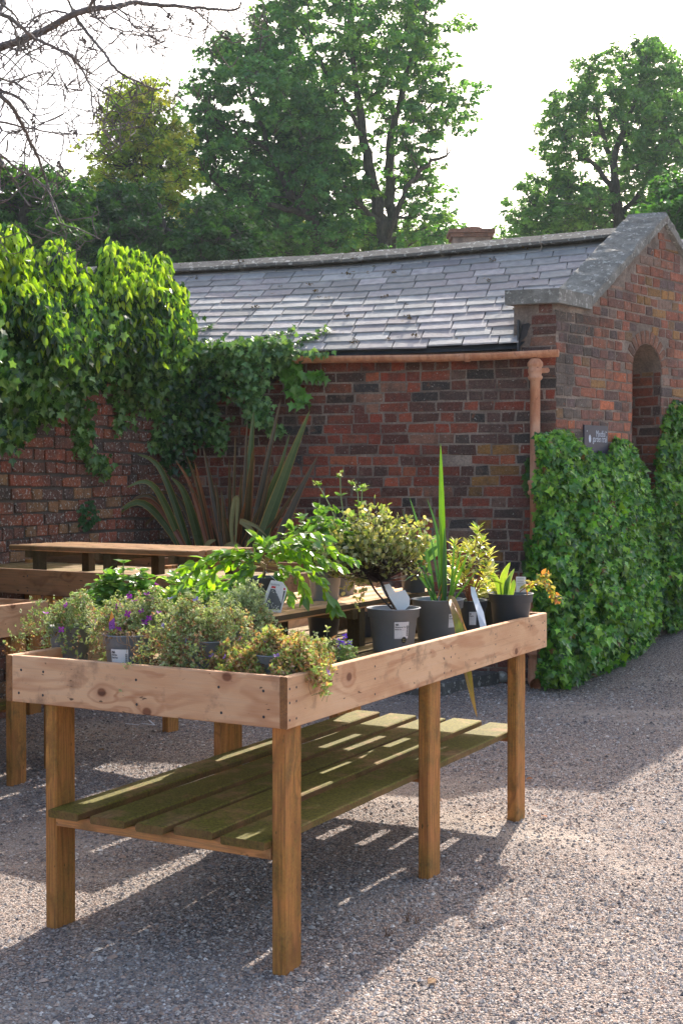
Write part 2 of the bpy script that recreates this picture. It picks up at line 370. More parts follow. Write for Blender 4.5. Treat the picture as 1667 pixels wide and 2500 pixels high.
M_BRICK = mat_brick(); M_BRICKL = mat_brick('lichened_brick', .60)
M_MORT = mat_mortar('mortar_pale', (.42, .33, .27), (.17, .125, .10)); M_MORT2 = mat_mortar('mortar_dark', (.12, .095, .075), (.065, .05, .04))
M_WOOD = mat_wood(); M_SLATE = mat_slate()
M_COPE = mat_stone('weathered_stone', (.33, .32, .29), (.15, .145, .13)); M_RIDGE = mat_stone('ridge_stone', (.20, .185, .165), (.10, .095, .085)); M_STEP = mat_stone('step_stone', (.16, .15, .14), (.09, .085, .08))
def mat_pipe():
    m, nt, b = nodes('pipe_paint'); p = coord(nt); st = noise_t(nt, N(nt, 'Mapping', {'Vector': p, 'Scale': (1, 1, .25)}).outputs[0], 22, 5, .65)
    c = mix(nt, mrange(nt, st, .42, .6), (.60, .30, .17), (.46, .19, .10)); c = mix(nt, mrange(nt, noise_t(nt, p, 34, 5, .7), .60, .66, 0, .8), c, (.22, .07, .035)); c = mix(nt, mrange(nt, noise_t(nt, p, 5, 4, .6), .5, .7, 0, .5), c, (.66, .38, .26))
    nt.links.new(c, b.inputs[0]); b.inputs['Roughness'].default_value = .55; bump(nt, b, st, .5, .003); return m
M_PIPE = mat_pipe()
M_LEAF = mat_leaf('leaf'); M_GLOSS = mat_leaf('glossy_leaf', .42, .28, .6); M_IVY = mat_leaf('ivy_leaf', .28, .3, .6)
M_TREE = mat_leaf('tree_leaf', .46, .5, .4, (1.3, 1.35, .4)); M_DULL = mat_leaf('dull_leaf', .35, .6, .25, (1.1, 1.1, .6)); M_BLADE = mat_leaf('blade_leaf', .25, .4, .45, (1.1, 1.2, .4))
M_BARK = mat_bark(); M_TWIG = mat_bark('twig_bark', (.09, .075, .07), (.20, .17, .16)); M_STEM = mat_col('stem', .7, .3)
M_POT = mat_plain('grey_plastic', (.20, .225, .27), .42, .5, .15, 8, .05, .001); M_POTD = mat_plain('dark_plastic', (.065, .075, .095), .4, .5, .15, 8, .05, .001)
M_SOIL = mat_plain('bark_mulch', (.16, .07, .04), .95, .2, .6, 60, 1, .006, dark=(.03, .018, .012))
M_PAPER = mat_plain('label_paper', (.72, .70, .72), .5, .4, .06, 30, 0, .001); M_INK = mat_plain('label_ink', (.04, .04, .045), .6, .3, .1, 20, 0)
M_FLAT = mat_col('printed', .5, .4); M_WHITE = mat_plain('white_plastic', (.74, .77, .82), .4, .5, .08, 20, 0)
M_PETAL = mat_leaf('petal', .3, .6, .2, (1, 1, 1)); M_GROUND = mat_ground(); M_PEB = mat_col('pebbles', .85, .25)
M_SIGN = mat_plain('sign_paint', (.045, .04, .075), .4, .5, .2, 10, .1); M_SIGNTXT = mat_plain('sign_text', (.62, .68, .8), .5, .4, .1, 10, 0)
M_LEAD = mat_plain('lead_flashing', (.055, .06, .07), .5, .5, .3, 12, .3, .003); M_METAL = mat_plain('screw_metal', (.3, .28, .26), .4, .6, .2, 40, .1, .001, metal=.7)
M_MOSS = mat_plain('moss', (.20, .12, .035), .95, .2, .5, 50, 1, .01, dark=(.10, .07, .02))

# ------------------------------------------------------------------ ground
C0 = A([1.533, 9.22]); AD = unit([-.968, .25]); GD = unit([.686, .727])        # building corner, side wall and gable directions
J0 = A([-1.148, 9.91])
def gz(x, y):
    s = (np.asarray(x)-C0[0])*.6 + (np.asarray(y)-C0[1])*.8
    r = np.clip(s+.15, 0, 2.2); r = .17*r*r/(r+.35)
    u = .012*np.sin(x*1.7+1)*np.cos(y*1.3)+.006*np.sin(x*4.1+y*3.3)
    return r + u
def build_ground():
    def axis(lo, hi, n, far):
        a = np.linspace(lo, hi, n); e = np.geomspace(.3, far, 22); return np.concatenate([lo-e[::-1], a, hi+e])
    xs = axis(-4, 5, 120, 400); ys = axis(1.5, 13, 150, 600); X, Y = np.meshgrid(xs, ys); Z = gz(X, Y)
    V = np.stack([X, Y, Z], -1).reshape(-1, 3); nx = len(xs); i = np.arange(len(ys)-1)[:, None]*nx + np.arange(nx-1)[None]
    F = np.stack([i, i+1, i+nx+1, i+nx], -1).reshape(-1, 4)
    tag(MB().add(V, F).build('ground', M_GROUND, smooth=True, origin=(0, 0, 0)), 'gravel yard floor', None, kind='structure')
build_ground()
def build_gravel():
    n = 150000; u = rng.uniform(0, 1, n)
    y = 2.75*(9.6/2.75)**(u**1.0); x = rng.uniform(-.30, .30, n)*y
    dn = A([noise.noise((a*1.3, b*1.3, 3.1)) for a, b in zip(x, y)])
    keep = rng.uniform(0, 1, n) < np.clip(.80-1.1*np.maximum(dn, -.1), .12, 1); x, y = x[keep], y[keep]; n = len(x)
    s = np.exp(rng.normal(math.log(.0040), .36, n))*(1+.10*(y-3)); s = np.clip(s, .0025, .017)
    octv = A([(1, 0, 0), (.3, .9, .1), (-.8, .6, 0), (-.9, -.5, 0), (.2, -1, -.05), (.75, -.7, 0), (.05, .05, .62), (-.25, .3, .5)])
    F0 = [[0, 1, 7, 6], [1, 2, 7], [2, 3, 7], [3, 6, 7], [3, 4, 6], [4, 5, 6], [5, 0, 6]]
    an = rng.uniform(0, 6.28, n); ca, sa = np.cos(an), np.sin(an); el = rng.uniform(.6, 1.0, n); fl = rng.uniform(.6, 1.3, n)
    jit = rng.uniform(.8, 1.2, (n, 8, 1))
    q = octv[None]*jit; q = q*np.stack([np.ones(n), el, fl], -1)[:, None]*s[:, None, None]
    V = np.stack([x[:, None]+q[..., 0]*ca[:, None]-q[..., 1]*sa[:, None], y[:, None]+q[..., 0]*sa[:, None]+q[..., 1]*ca[:, None], gz(x, y)[:, None]+q[..., 2]+s[:, None]*.12], -1)
    C = pal([(.20, .175, .17), (.37, .32, .29), (.46, .40, .36), (.46, .34, .28), (.57, .52, .49), (.27, .24, .24), (.40, .28, .22), (.39, .35, .33), (.15, .135, .135)], n, .14)
    mb = MB(); base = 0; off = (np.arange(n)*8)[:, None]
    for i, f in enumerate(F0):
        if i == 0: mb.add(V.reshape(-1, 3), off+A(f)[None], 0, C)
        else: mb.c.append((np.zeros((0, 3)), off+A(f)[None], 0, C, np.zeros((0, 3)), 0))
    tag(mb.build('gravel', M_PEB, smooth=False, origin=(0, 0, 0)), 'loose pinkish grey pea gravel', None, kind='stuff')
build_gravel()

# ------------------------------------------------------------------ brickwork
PAL_SIDE = ([(.32, .052, .026), (.37, .080, .040), (.22, .045, .030), (.12, .042, .034), (.03, .027, .032), (.48, .12, .05), (.32, .15, .10)], [.27, .22, .2, .13, .08, .04, .06])
PAL_GAB = ([(.40, .13, .08), (.47, .18, .11), (.27, .12, .095), (.15, .10, .10), (.58, .17, .08), (.46, .24, .09), (.36, .23, .18)], [.2, .18, .2, .16, .1, .08, .08])
PAL_GARD = ([(.32, .075, .038), (.36, .10, .045), (.21, .07, .045), (.15, .06, .045), (.36, .20, .09), (.09, .05, .045)], [.26, .14, .27, .18, .03, .12])
def bricks(mb, O, U, length, ztop, nrm, pal_, z0=0.0, course=.0776, inside=None, colf=None, tilt=0.0, mortar=.013, skip=.0, depth=.006, seed=0, wob=.004, void=None, hp=.5):
    """lays individual bricks on the plane O + s*U + z*Z ; ztop(s) gives the top"""
    r = np.random.default_rng(seed); U3 = A([U[0], U[1], 0]); n3 = A([nrm[0], nrm[1], 0]); O3 = A([O[0], O[1], 0])
    nr = int(5.0/course); V, F, C = [], [], []
    for k in range(nr):
        z = z0 + k*course
        s = -r.uniform(0, .2)
        header = False
        while s < length:
            wd = .098 if header else .200; wd *= r.uniform(.94, 1.06)
            header = r.random() < (.25+hp-.5 if header else hp)
            if k % 5 == 0: header = r.random() < .8
            a, b = max(s, 0), min(s+wd, length); s += wd+mortar
            zz = z + tilt*(a+b)/2 + wob*math.sin(a*3+k*.7)
            if void and void[2] < zz+course/2 < void[3] and a < void[1] and b > void[0]:
                if a < void[0]-.02: b = min(b, void[0])
                elif b > void[1]+.02: a = max(a, void[1])
                else: continue
            if b-a < .03: continue
            top = min(ztop(a), ztop(b))
            if zz > top-.015 or (inside and not inside((a+b)/2, zz+course/2)) or r.random() < skip: continue
            zt = min(zz+course-mortar, top)
            pr = depth*r.uniform(.4, 1.2); ch = .004; j = lambda q=.0032: r.normal(0, q)
            q0 = [(a+j(), zz+j()), (b+j(), zz+j()), (b+j(), zt+j()), (a+j(), zt+j())]
            cx, cz = (a+b)/2, (zz+zt)/2
            P = [O3+U3*p+A([0, 0, q]) for p, q in q0]
            fr = [O3+U3*(p+(ch if p < cx else -ch))+A([0, 0, q+(ch if q < cz else -ch)])+n3*(pr+j(.0012)) for p, q in q0]
            P1 = [p+n3*(pr-ch) for p in P]; P = [p-n3*.01 for p in P]
            o = len(V); V += P+P1+fr
            fs = [[o+8, o+9, o+10, o+11]] + [[o+4+i, o+4+(i+1) % 4, o+8+(i+1) % 4, o+8+i] for i in range(4)] + [[o+i, o+(i+1) % 4, o+4+(i+1) % 4, o+4+i] for i in range(4)]
            F += fs
            pc, pw = pal_
            c = A(pc[r.choice(len(pc), p=pw)])*r.uniform(.8, 1.2)
            if colf: c = colf(cx, cz, c, r)
            C += [c]*9
    mb.add(V, F, 0, A(C))
NS = A([AD[1], -AD[0]]); NS = NS if NS[1] < 0 else -NS          # outward normals
NG = A([GD[1], -GD[0]]); NG = NG if NG[1] < 0 else -NG

# garden wall (left)
WD = unit(A([-2.086, 7.85])-J0); NW = A([-WD[1], WD[0]]); NW = NW if NW[0] > 0 else -NW
def garden_wall():
    mb = MB()
    slab(mb, (J0[0], J0[1], -.1), (*WD, 0), (0, 0, 1), [(0, 0), (7, 0), (7, 2.42), (0, 2.42)], .33, (*NW, 0), 1)
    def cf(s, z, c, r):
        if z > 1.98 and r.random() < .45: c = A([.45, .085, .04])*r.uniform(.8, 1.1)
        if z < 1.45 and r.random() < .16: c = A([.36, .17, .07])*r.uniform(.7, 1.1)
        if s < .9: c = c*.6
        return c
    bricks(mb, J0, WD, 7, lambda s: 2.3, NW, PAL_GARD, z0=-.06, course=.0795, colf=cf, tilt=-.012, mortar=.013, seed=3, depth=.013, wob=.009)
    for k in range(2):  # coping courses
        slab(mb, (J0[0], J0[1], 2.32+.0*k), (*WD, 0), (0, 0, 1), [(0, 0), (7, 0), (7, .06), (0, .06)], .4, (*NW, 0), 1) if k == 0 else None
    o = mb.build('garden_wall', [M_BRICKL, M_MORT2]); tag(o, 'old mossy red brick garden wall under the thick climber', 'wall')
garden_wall()

# building
EAVE_Z, RPERP = 2.45, 1.513*(1-(AD@GD)**2)**.5
APEX = C0 + GD*1.513
SK = -1.513*float(AD@GD)      # the gable is skewed: the ridge ends this much further right than the eave
def tmin(h): return .262-SK*h
def ridge_z(t): return float(np.interp(t, [0, .4, 1.226, 2.6, 4.2, 7], [3.465, 3.455, 3.412, 3.355, 3.34, 3.34]))
def rp(t, h, up=0.0):
    """point on front roof slope: t along ridge from gable, h 0..1 eave to ridge"""
    e = C0 + NS*.085 + AD*t; r = APEX + AD*t
    r = e - NS*(RPERP+.085)
    z = EAVE_Z + (ridge_z(t+SK)-.03-EAVE_Z)*h - .02*math.sin(t*1.1)*(1-h)
    p = e*(1-h)+r*h
    return A([p[0], p[1], z+up])
def building():
    root = empty('brick_outhouse', (C0[0], C0[1], 0)); tag(root, 'low red brick outhouse with slate roof and stone coped gable', 'outhouse')
    L = 6.5
    # side wall
    mb = MB(); slab(mb, (C0[0], C0[1], -.2), (*AD, 0), (0, 0, 1), [(0, 0), (L, 0), (L, 2.66), (.30, 2.66), (.30, 2.94), (0, 2.94)], .24, (*NS, 0), 1)
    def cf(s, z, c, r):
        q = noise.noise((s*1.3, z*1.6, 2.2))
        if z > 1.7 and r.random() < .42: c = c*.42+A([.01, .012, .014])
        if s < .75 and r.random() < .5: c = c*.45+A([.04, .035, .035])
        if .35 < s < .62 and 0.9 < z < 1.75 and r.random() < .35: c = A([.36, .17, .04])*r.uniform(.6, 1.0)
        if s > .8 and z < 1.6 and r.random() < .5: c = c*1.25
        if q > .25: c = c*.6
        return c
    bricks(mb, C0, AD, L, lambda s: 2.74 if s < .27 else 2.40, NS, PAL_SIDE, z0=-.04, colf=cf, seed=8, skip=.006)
    mb.build('side_wall', [M_BRICK, M_MORT], root)
    # gable wall with arched niche
    sA = on_wall(1541, 1000, C0, GD); sB = on_wall(1613, 1000, C0, GD); s0 = (sA[:2]-C0)@GD; s1 = (sB[:2]-C0)@GD
    zs = on_wall(1541, 905, C0, GD)[2]; sc = (s0+s1)/2; rr = (s1-s0)/2; W2 = 3.03
    apz, foot = 3.53, 2.735
    top = lambda s: foot if s < .40 else (foot+(apz-foot)*(s-.40)/(1.513-.40) if s < 1.513 else max(foot, apz-(apz-foot)*(s-1.513)/(1.113)))
    arch = [(sc+rr*math.cos(t), zs+rr*math.sin(t)) for t in np.linspace(0, math.pi, 13)]
    nz0 = .95
    poly = [(0, -.2), (W2, -.2), (W2, foot), (2.626, foot), (1.513, apz), (.40, foot), (0, foot)]
    # wall body as strips so that the niche is a real recess
    mb = MB(); O = (C0[0], C0[1], 0); Ud = (*GD, 0); Z = (0, 0, 1); T = .30
    slab(mb, O, Ud, Z, [(0.002, -.2), (s0, -.2), (s0, top(s0)), (.40, foot), (0.002, foot)], T, (*NG, 0), 1)
    slab(mb, O, Ud, Z, [(s1, -.2), (W2, -.2), (W2, foot), (2.626, foot), (1.513, apz)] + [(s1, top(s1))] if s1 < 1.513 else [(s1, -.2), (W2, -.2), (W2, foot), (2.626, foot), (s1, top(s1))], T, (*NG, 0), 1)
    mid = [(s0, zs)] + [(a, b) for a, b in arch[::-1][1:-1]] + [(s1, zs), (s1, top(s1))] + ([(1.513, apz)] if s0 < 1.513 < s1 else []) + [(s0, top(s0))]
    slab(mb, O, Ud, Z, mid, T, (*NG, 0), 1)
    slab(mb, O, Ud, Z, [(s0, -.2), (s1, -.2), (s1, nz0), (s0, nz0)], T, (*NG, 0), 1)
    def ins(s, z): return not (z >= zs-.03 and math.hypot(s-sc, z-zs) < rr+.135)
    def cg(s, z, c, r):
        q = noise.noise((s*1.7, z*1.9, 7.7))
        if s > 1.15 and z > 2.5 and r.random() < .16: c = A([.44, .22, .07])*r.uniform(.7, 1.1)
        if z < 2.2 and s > .45 and r.random() < .16: c = A([.42, .15, .09])
        if s < .5 and r.random() < .6: c = A([.15, .12, .105])*r.uniform(.6, 1.2)
        if z < 2.9 and r.random() < .3: c = c*.55+A([.03, .03, .032])
        return c*(1+.5*q)
    bricks(mb, C0, GD, W2, lambda s: top(s)-.02, NG, PAL_GAB, z0=-.01, inside=ins, colf=cg, seed=21, mortar=.013, hp=.8, void=(s0, s1, nz0, zs))
    # arch voussoirs
    for i, t in enumerate(np.linspace(.1, math.pi-.1, 13)):
        d = A([math.cos(t), math.sin(t)]); c2 = A([sc, zs]) + d*(rr+.053)
        cc = A([C0[0]+GD[0]*c2[0], C0[1]+GD[1]*c2[0], c2[1]])+A([*NG, 0])*(.0)
        Ld = A([GD[0]*d[0], GD[1]*d[0], d[1]]); Wd = np.cross(Ld, A([*NG, 0]))
        beam(mb, cc, Ld, Wd, .10, .050, .012, .003, 0, A([.33, .14, .085])*rng.uniform(.7, 1.15))
    mb.build('gable_wall', [M_BRICK, M_MORT], root)
    # niche lining
    mb = MB(); rec = .26; Ob = C0 - NG*rec
    slab(mb, (Ob[0], Ob[1], 0), Ud, Z, [(s0-.02, nz0), (s1+.02, nz0), (s1+.02, zs+rr+.02), (s0-.02, zs+rr+.02)], .03, (*NG, 0), 1)
    bricks(mb, Ob, GD, s1, lambda s: zs+rr, NG, PAL_GARD, z0=-.01, inside=lambda s, z: s > s0 and z > nz0, seed=5)
    pj = C0 + GD*(s1-.001) - NG*rec; bricks(mb, pj, NG, rec-.01, lambda s: zs+.02, -GD, PAL_GARD, z0=-.01, inside=lambda s, z: z > nz0, seed=6, depth=.006)
    mb.build('niche', [M_BRICK, M_MORT2], root)
    # coping of the gable
    mb = MB(); w_ = .31; ov = .035
    def P(s, a, z): q = C0 + GD*s + AD*a + NG*ov; return A([q[0], q[1], z])
    th = .085; zf, za = 2.84, 3.62
    for (sa, za_, sb, zb_) in ((.42, zf, 1.513, za), (1.513, za, 2.61, zf)):
        for t0, t1 in ((0, .36), (.36, .74), (.74, 1)):
            V = []; m_ = 9; lift_ = random.uniform(-.005, .005)
            for t in np.linspace(t0, t1, m_):
                s_ = sa+(sb-sa)*t+(.003 if t == t0 and t0 else 0); z_ = za_+(zb_-za_)*t+lift_; jt = lambda q=.0035: rng.normal(0, q)
                V += [P(s_, jt(), z_-th), P(s_, jt(), z_-.016+jt()), P(s_, .014+jt(), z_+jt()), P(s_, w_*.35, z_+jt()), P(s_, w_*.68, z_+jt()), P(s_, w_-.014+jt(), z_+jt()), P(s_, w_, z_-.016+jt()), P(s_, w_, z_-th)]
            mb.add(V, [[k*8+i, k*8+(i+1) % 8, (k+1)*8+(i+1) % 8, (k+1)*8+i] for k in range(m_-1) for i in range(8)]+[list(range(7, -1, -1)), [(m_-1)*8+i for i in range(8)]])
    mb.build('coping', M_COPE, root)
    # kneeler stones
    mb = MB(); out = NS*.05
    q = [C0+NG*ov+GD*.418, C0+GD*0-NS*-.05+NG*.03+GD*.0, C0+AD*.36+NS*.05, C0+AD*.36+GD*.45, C0+AD*.31+NG*ov+GD*.418]
    prism(mb, [tuple(p) for p in q], 2.735, 2.838); mb.build('kneeler', M_COPE, root)
    mb = MB(); c2 = C0+GD*W2; q = [c2+NG*ov-GD*.418, c2+NG*ov+GD*.05, c2+AD*.36+GD*.05, c2+AD*.31+NG*ov-GD*.418]; prism(mb, [tuple(p) for p in q], 2.735, 2.838); mb.build('kneeler', M_COPE, root)
    # roof: slates on the front slope, plain deck behind
    mb = MB(); rows = 13; t_end = L; deck = []
    V = [rp(t, 0, -.03) for t in np.linspace(tmin(0), L, 20)]+[rp(t, 1, -.03) for t in np.linspace(tmin(1), L, 20)]; tt = np.linspace(tmin(2), L, 20)
    far = lambda t: (lambda e: A([e[0], e[1], EAVE_Z]))(C0+AD*t-NS*(2*RPERP+.085)); V += [far(t) for t in tt]; n = len(tt)
    F = [[i, i+1, n+i+1, n+i] for i in range(n-1)]+[[n+i, n+i+1, 2*n+i+1, 2*n+i] for i in range(n-1)]
    mb.add(V, F, 1)
    sl = 1/rows
    for r_ in range(rows+1):
        t = tmin(r_*sl) - (0.0 if r_ % 2 else .12); r0 = np.random.default_rng(100+r_)
        while t < t_end:
            wd = r0.uniform(.215, .275); a, b = max(t, tmin(r_*sl)-.005), t+wd-.009; t += wd
            if b-a < .05: continue
            h0 = r_*sl - .004 + r0.normal(0, .0035); h1 = min(h0+sl*1.9, 1.0)
            if h0 >= .97: continue
            lift = .025; th = .009+r0.uniform(0, .004); tw = r0.normal(0, .0014)
            c = A([.34, .33, .325])*r0.uniform(.7, 1.3) + (A([.03, .005, .015]) if r0.random() < .4 else 0)
            lo = [rp(a, h0, lift+tw), rp(b, h0, lift-tw)]; hi = [rp(b, h1, .004), rp(a, h1, .004)]
            top_ = lo+hi; bot = [p-A([0, 0, th]) for p in top_]; m_ = len(top_)
            # chipped lower corners
            mb.add(top_+bot, [[0, 1, 2, 3], [7, 6, 5, 4], [0, 4, 5, 1], [1, 5, 6, 2], [3, 7, 4, 0]], 0, c)
    mb.build('roof', [M_SLATE, M_LEAD], root)
    # ridge stones
    mb = MB(); t = tmin(1)-.06
    while t < L:
        l = random.uniform(.75, .95); t1 = min(t+l, L)
        for a, b in ((t, t1-.006),):
            V = []
            for q_ in np.linspace(a, b, 4):
                c = rp(q_, 1, 0); jz = random.uniform(-.003, .003); n3 = A([*NS, 0])
                for (o, z) in ((.125, -.045), (.125, -.022), (.03, .045), (-.03, .045), (-.13, -.022), (-.13, -.05)): V.append(c+n3*o+A([0, 0, z+.045+jz]))
            F = [[k*6+i, k*6+(i+1) % 6, (k+1)*6+(i+1) % 6, (k+1)*6+i] for k in range(3) for i in range(6)]+[[5, 4, 3, 2, 1, 0], [18+i for i in range(6)]]
            mb.add(V, F)
        t = t1
    mb.build('ridge', M_RIDGE, root)
    # flashing beside the parapet
    mb = MB(); V = [rp(tmin(h), h, .02) for h in np.linspace(0, .4, 6)]+[rp(tmin(h)-.03, h, .09 if h > .01 else .14) for h in np.linspace(0, .4, 6)]
    mb.add(V+[p+A([*AD*-.01, -.01]) for p in V], [[i, i+1, 7+i, 6+i] for i in range(5)]+[[12+6+i, 12+7+i, 12+1+i, 12+i] for i in range(5)]); 
    q = rp(.26, 0, 0); beam(mb, (C0+AD*.262+NS*.03).tolist()+[2.50], (0, 0, 1), (*NS, 0), .24, .11, .012, .002)
    mb.build('flashing', M_LEAD, root)
    # moss tufts on the roof
    mb = MB()
    for k in range(70):
        h = rng.choice([rng.uniform(0, 1), rng.uniform(.92, 1)]); t = rng.uniform(.15, 4.1)+tmin(h); c = rp(t, h, .035 if h < .92 else .07); s = rng.uniform(.008, .024)
        if rng.random() < .3 and h > .9: s *= 1.6
        leaves(mb, T_QUAD, c+rng.normal(0, s*.6, (14, 3))*A([1.4, 1, .3]), randdir(14, .6), randdir(14, 1), s*.9, pal([(.22, .12, .03), (.30, .13, .04), (.12, .10, .03)], 14))
    mb.build('moss', M_MOSS, root)
    # fascia
    mb = MB(); a = C0+NS*.02+AD*.30; b = C0+NS*.03+AD*L; c = (a+b)/2; beam(mb, (*c, 2.425), (*AD, 0), (0, 0, 1), L-.32, .035, .03); mb.build('fascia', M_LEAD, root)
    return root
OUT = building()
def gutter():
    root = empty('rainwater_pipe', (*(C0+NS*.1+AD*.15), 0)); tag(root, 'terracotta painted gutter and downpipe on the brick outhouse', 'downpipe')
    mb = MB(); r = .05; zc = 2.392; off = .115; prof = [(r*math.cos(t), r*math.sin(t)) for t in np.linspace(math.pi, 2*math.pi, 11)]
    prof = prof + [(p*.86, q*.86) for p, q in prof[::-1]]
    ts = np.linspace(-.03, 5, 12); V = []
    for t in ts:
        c = C0 + NS*off + AD*t; zz = zc - .01*math.sin(t*2.3)-.004*t
        for p, q in prof: V.append((c[0]+NS[0]*p, c[1]+NS[1]*p, zz+q))
    n = len(prof); F = [[k*n+i, k*n+(i+1) % n, (k+1)*n+(i+1) % n, (k+1)*n+i] for k in range(len(ts)-1) for i in range(n)]
    F += [list(range(n))[::-1][:n], [(len(ts)-1)*n+i for i in range(n)]]
    mb.add(V, F)
    # stop end and joints
    c = C0+NS*off+AD*-.03; mb.add([(c[0]+NS[0]*p, c[1]+NS[1]*p, zc+q) for p, q in prof[:11]], [list(range(11))])
    for t in (.62, 2.4, 4.2):
        V = []
        for q in (-.02, -.018, .018, .02):
            c = C0+NS*off+AD*(t+q); zz = zc-.01*math.sin(t*2.3)-.004*t; e = 1.13 if abs(q) < .019 else 1.0
            V += [(c[0]+NS[0]*p*e, c[1]+NS[1]*p*e, zz+w_*e+.001) for p, w_ in prof[:11]]
        mb.add(V, [[k*11+i, k*11+i+1, (k+1)*11+i+1, (k+1)*11+i] for k in range(3) for i in range(10)])
    mb.build('gutter', M_PIPE, root, smooth=True)
    mb = MB(); c = C0+NS*.115+AD*.135; R = .036
    prof = [(R, .14), (R, .16), (R, 1.365), (R+.012, 1.37), (R+.018, 1.39), (R+.007, 1.402), (R+.009, 1.435), (R+.018, 1.45), (R+.016, 1.468), (R, 1.475), (R, 2.18), (R+.013, 2.19), (R+.018, 2.205), (R+.007, 2.22), (R+.016, 2.24), (R+.016, 2.262), (R+.009, 2.27), (R+.02, 2.285), (R+.02, 2.305), (R-.004, 2.335)]
    lathe(mb, (*c, 0), prof, 20)
    mb.build('downpipe', M_PIPE, root, smooth=True)
    mb = MB(); lathe(mb, (*c, 0), [(R+.002, .30), (R+.012, .305), (R+.016, .29), (R+.012, .25), (R+.02, .24), (R+.012, .225), (R+.004, .22), (R+.006, .1)], 20)
    P = [A([*c, .20]), A([*c, .10]), A([*(c+NS*.02), .05]), A([*(c+NS*.08+AD*-.02), .03])]; tube(mb, smooth_path(P, 4), [.046]*13, 14, cap=False)
    mb.build('shoe', M_PIPE, root, smooth=True)
    for z in (2.25, 1.42):
        mb = MB(); a = c+AD*-.03; beam(mb, (*(c-AD*.055), z), (*AD, 0), (0, 0, 1), .07, .035, .012, .002); lathe(mb, (*(c-AD*.085+NS*.008), z), [(.0, 0), (.018, 0), (.018, .012), (0, .012)], 12, axis=(*NS, 0)); mb.build('bracket', M_PIPE, root)
gutter()
def sign():
    O = C0 + NG*.02; a = on_wall(1426, 1037, O, GD); b = on_wall(1483, 1037, O, GD); c = on_wall(1450, 1100, O, GD)
    s0, s1 = (a[:2]-O)@GD, (b[:2]-O)@GD; z1, z0 = a[2], c[2]-.02
    mb = MB(); slab(mb, (*O, 0), (*GD, 0), (0, 0, 1), [(s0, z0), (s1, z0), (s1, z1), (s0, z1)], .012, (*NG, 0), 0)
    W = s1-s0; n3 = A([*NG, 0])*.0015
    for txt, size, sx, sy in (('Mindful', .07, .68, .30), ('garden trail', .07, .65, .52)):
        V, F = text_geo(txt, size); zc = z1-(z1-z0)*sy*.86 - .03
        V2 = [A([*(O+GD*(s0+W*sx+v[0]*.62)), zc+v[1]])+n3 for v in V]; mb.add(V2, F, 1)
    d = MB(); 
    for sx, sy in ((.1, .14), (.93, .14)):
        cc = O+GD*(s0+W*sx); lathe(mb, (*(cc+NG*.002), z1-.045), [(0, .002), (.005, 0)], 8, 1, axis=(*NG, 0))
    cc = O+GD*(s0+W*.22); V = [A([*(cc+GD*.016*math.cos(t)), z1-.10+.03*math.sin(t)])+n3 for t in np.linspace(0, 2*math.pi, 12, endpoint=False)]; mb.add(V, [list(range(12))], 1)
    tag(mb.build('wall_sign', [M_SIGN, M_SIGNTXT]), 'small dark purple trail sign peeping over the ivy on the gable', 'sign')
sign()
# stone step and stone in front of the wall
mb = MB(); prism(mb, [(.69, 8.70), (1.14, 9.28), (1.10, 9.33), (-.2, 9.62), (-.35, 9.0)], -.03, .085); tag(mb.build('stone_step', M_STEP), 'worn grey stone slab lying at the foot of the outhouse wall', 'stone step')
mb = MB(); n_ = 10; 
lathe(mb, (1.165, 9.33, .0), [(.0, .0), (.045, .01), (.055, .04), (.045, .075), (.02, .09), (0, .092)], 12); tag(mb.build('stone', M_COPE, smooth=True), 'rounded pale stone beside the end of the step', 'stone')

# house behind, only its chimney clears the ridge
def house():
    root = empty('brick_house', (3.2, 27, 0)); tag(root, 'brick house far behind the ridge with only its chimney showing', 'house')
    mb = MB(); prism(mb, [(.5, 25), (6.5, 25), (6.5, 31), (.5, 31)], -.2, 4.0); mb.build('wall', M_MORT, root)
    mb = MB(); mb.add([(.3, 24.7, 3.95), (6.7, 24.7, 3.95), (6.7, 28, 5.5), (.3, 28, 5.5), (.3, 31.3, 3.95), (6.7, 31.3, 3.95)], [[0, 1, 2, 3], [3, 2, 5, 4], [0, 3, 4], [1, 5, 2], [0, 4, 5, 1]], 0, (.18, .17, .17)); mb.build('roof', M_SLATE, root)
    x0, x1 = at(1106, 600, 26)[0], at(1197, 600, 26)[0]; zt = at(1150, 563, 26)[2]
    mb = MB(); yy = 26; dp = .55; slab(mb, (x0, yy, 4.6), (1, 0, 0), (0, 0, 1), [(0, 0), (x1-x0, 0), (x1-x0, zt-4.6), (0, zt-4.6)], dp, (0, -1, 0), 1)
    bricks(mb, A([x0, yy]), A([1, 0]), x1-x0, lambda s: 99, A([0, -1]), PAL_GAB, z0=0, inside=lambda s, z: 4.7 < z < zt, seed=31)
    ctr = (x0+x1)/2
    for z_, e in ((zt-.13, .05), (zt-.05, .09)):
        prism(mb, [(x0-e, yy-e), (x1+e, yy-e), (x1+e, yy+dp+e), (x0-e, yy+dp+e)], z_, z_+.075, 0, (.30, .15, .10))
    lathe(mb, (ctr+.05, yy+.27, zt+.02), [(.20, 0), (.18, .08), (.16, .085), (.16, .0)], 14, 0, (.33, .12, .08))
    mb.build('chimney', [M_BRICK, M_MORT], root)
house()
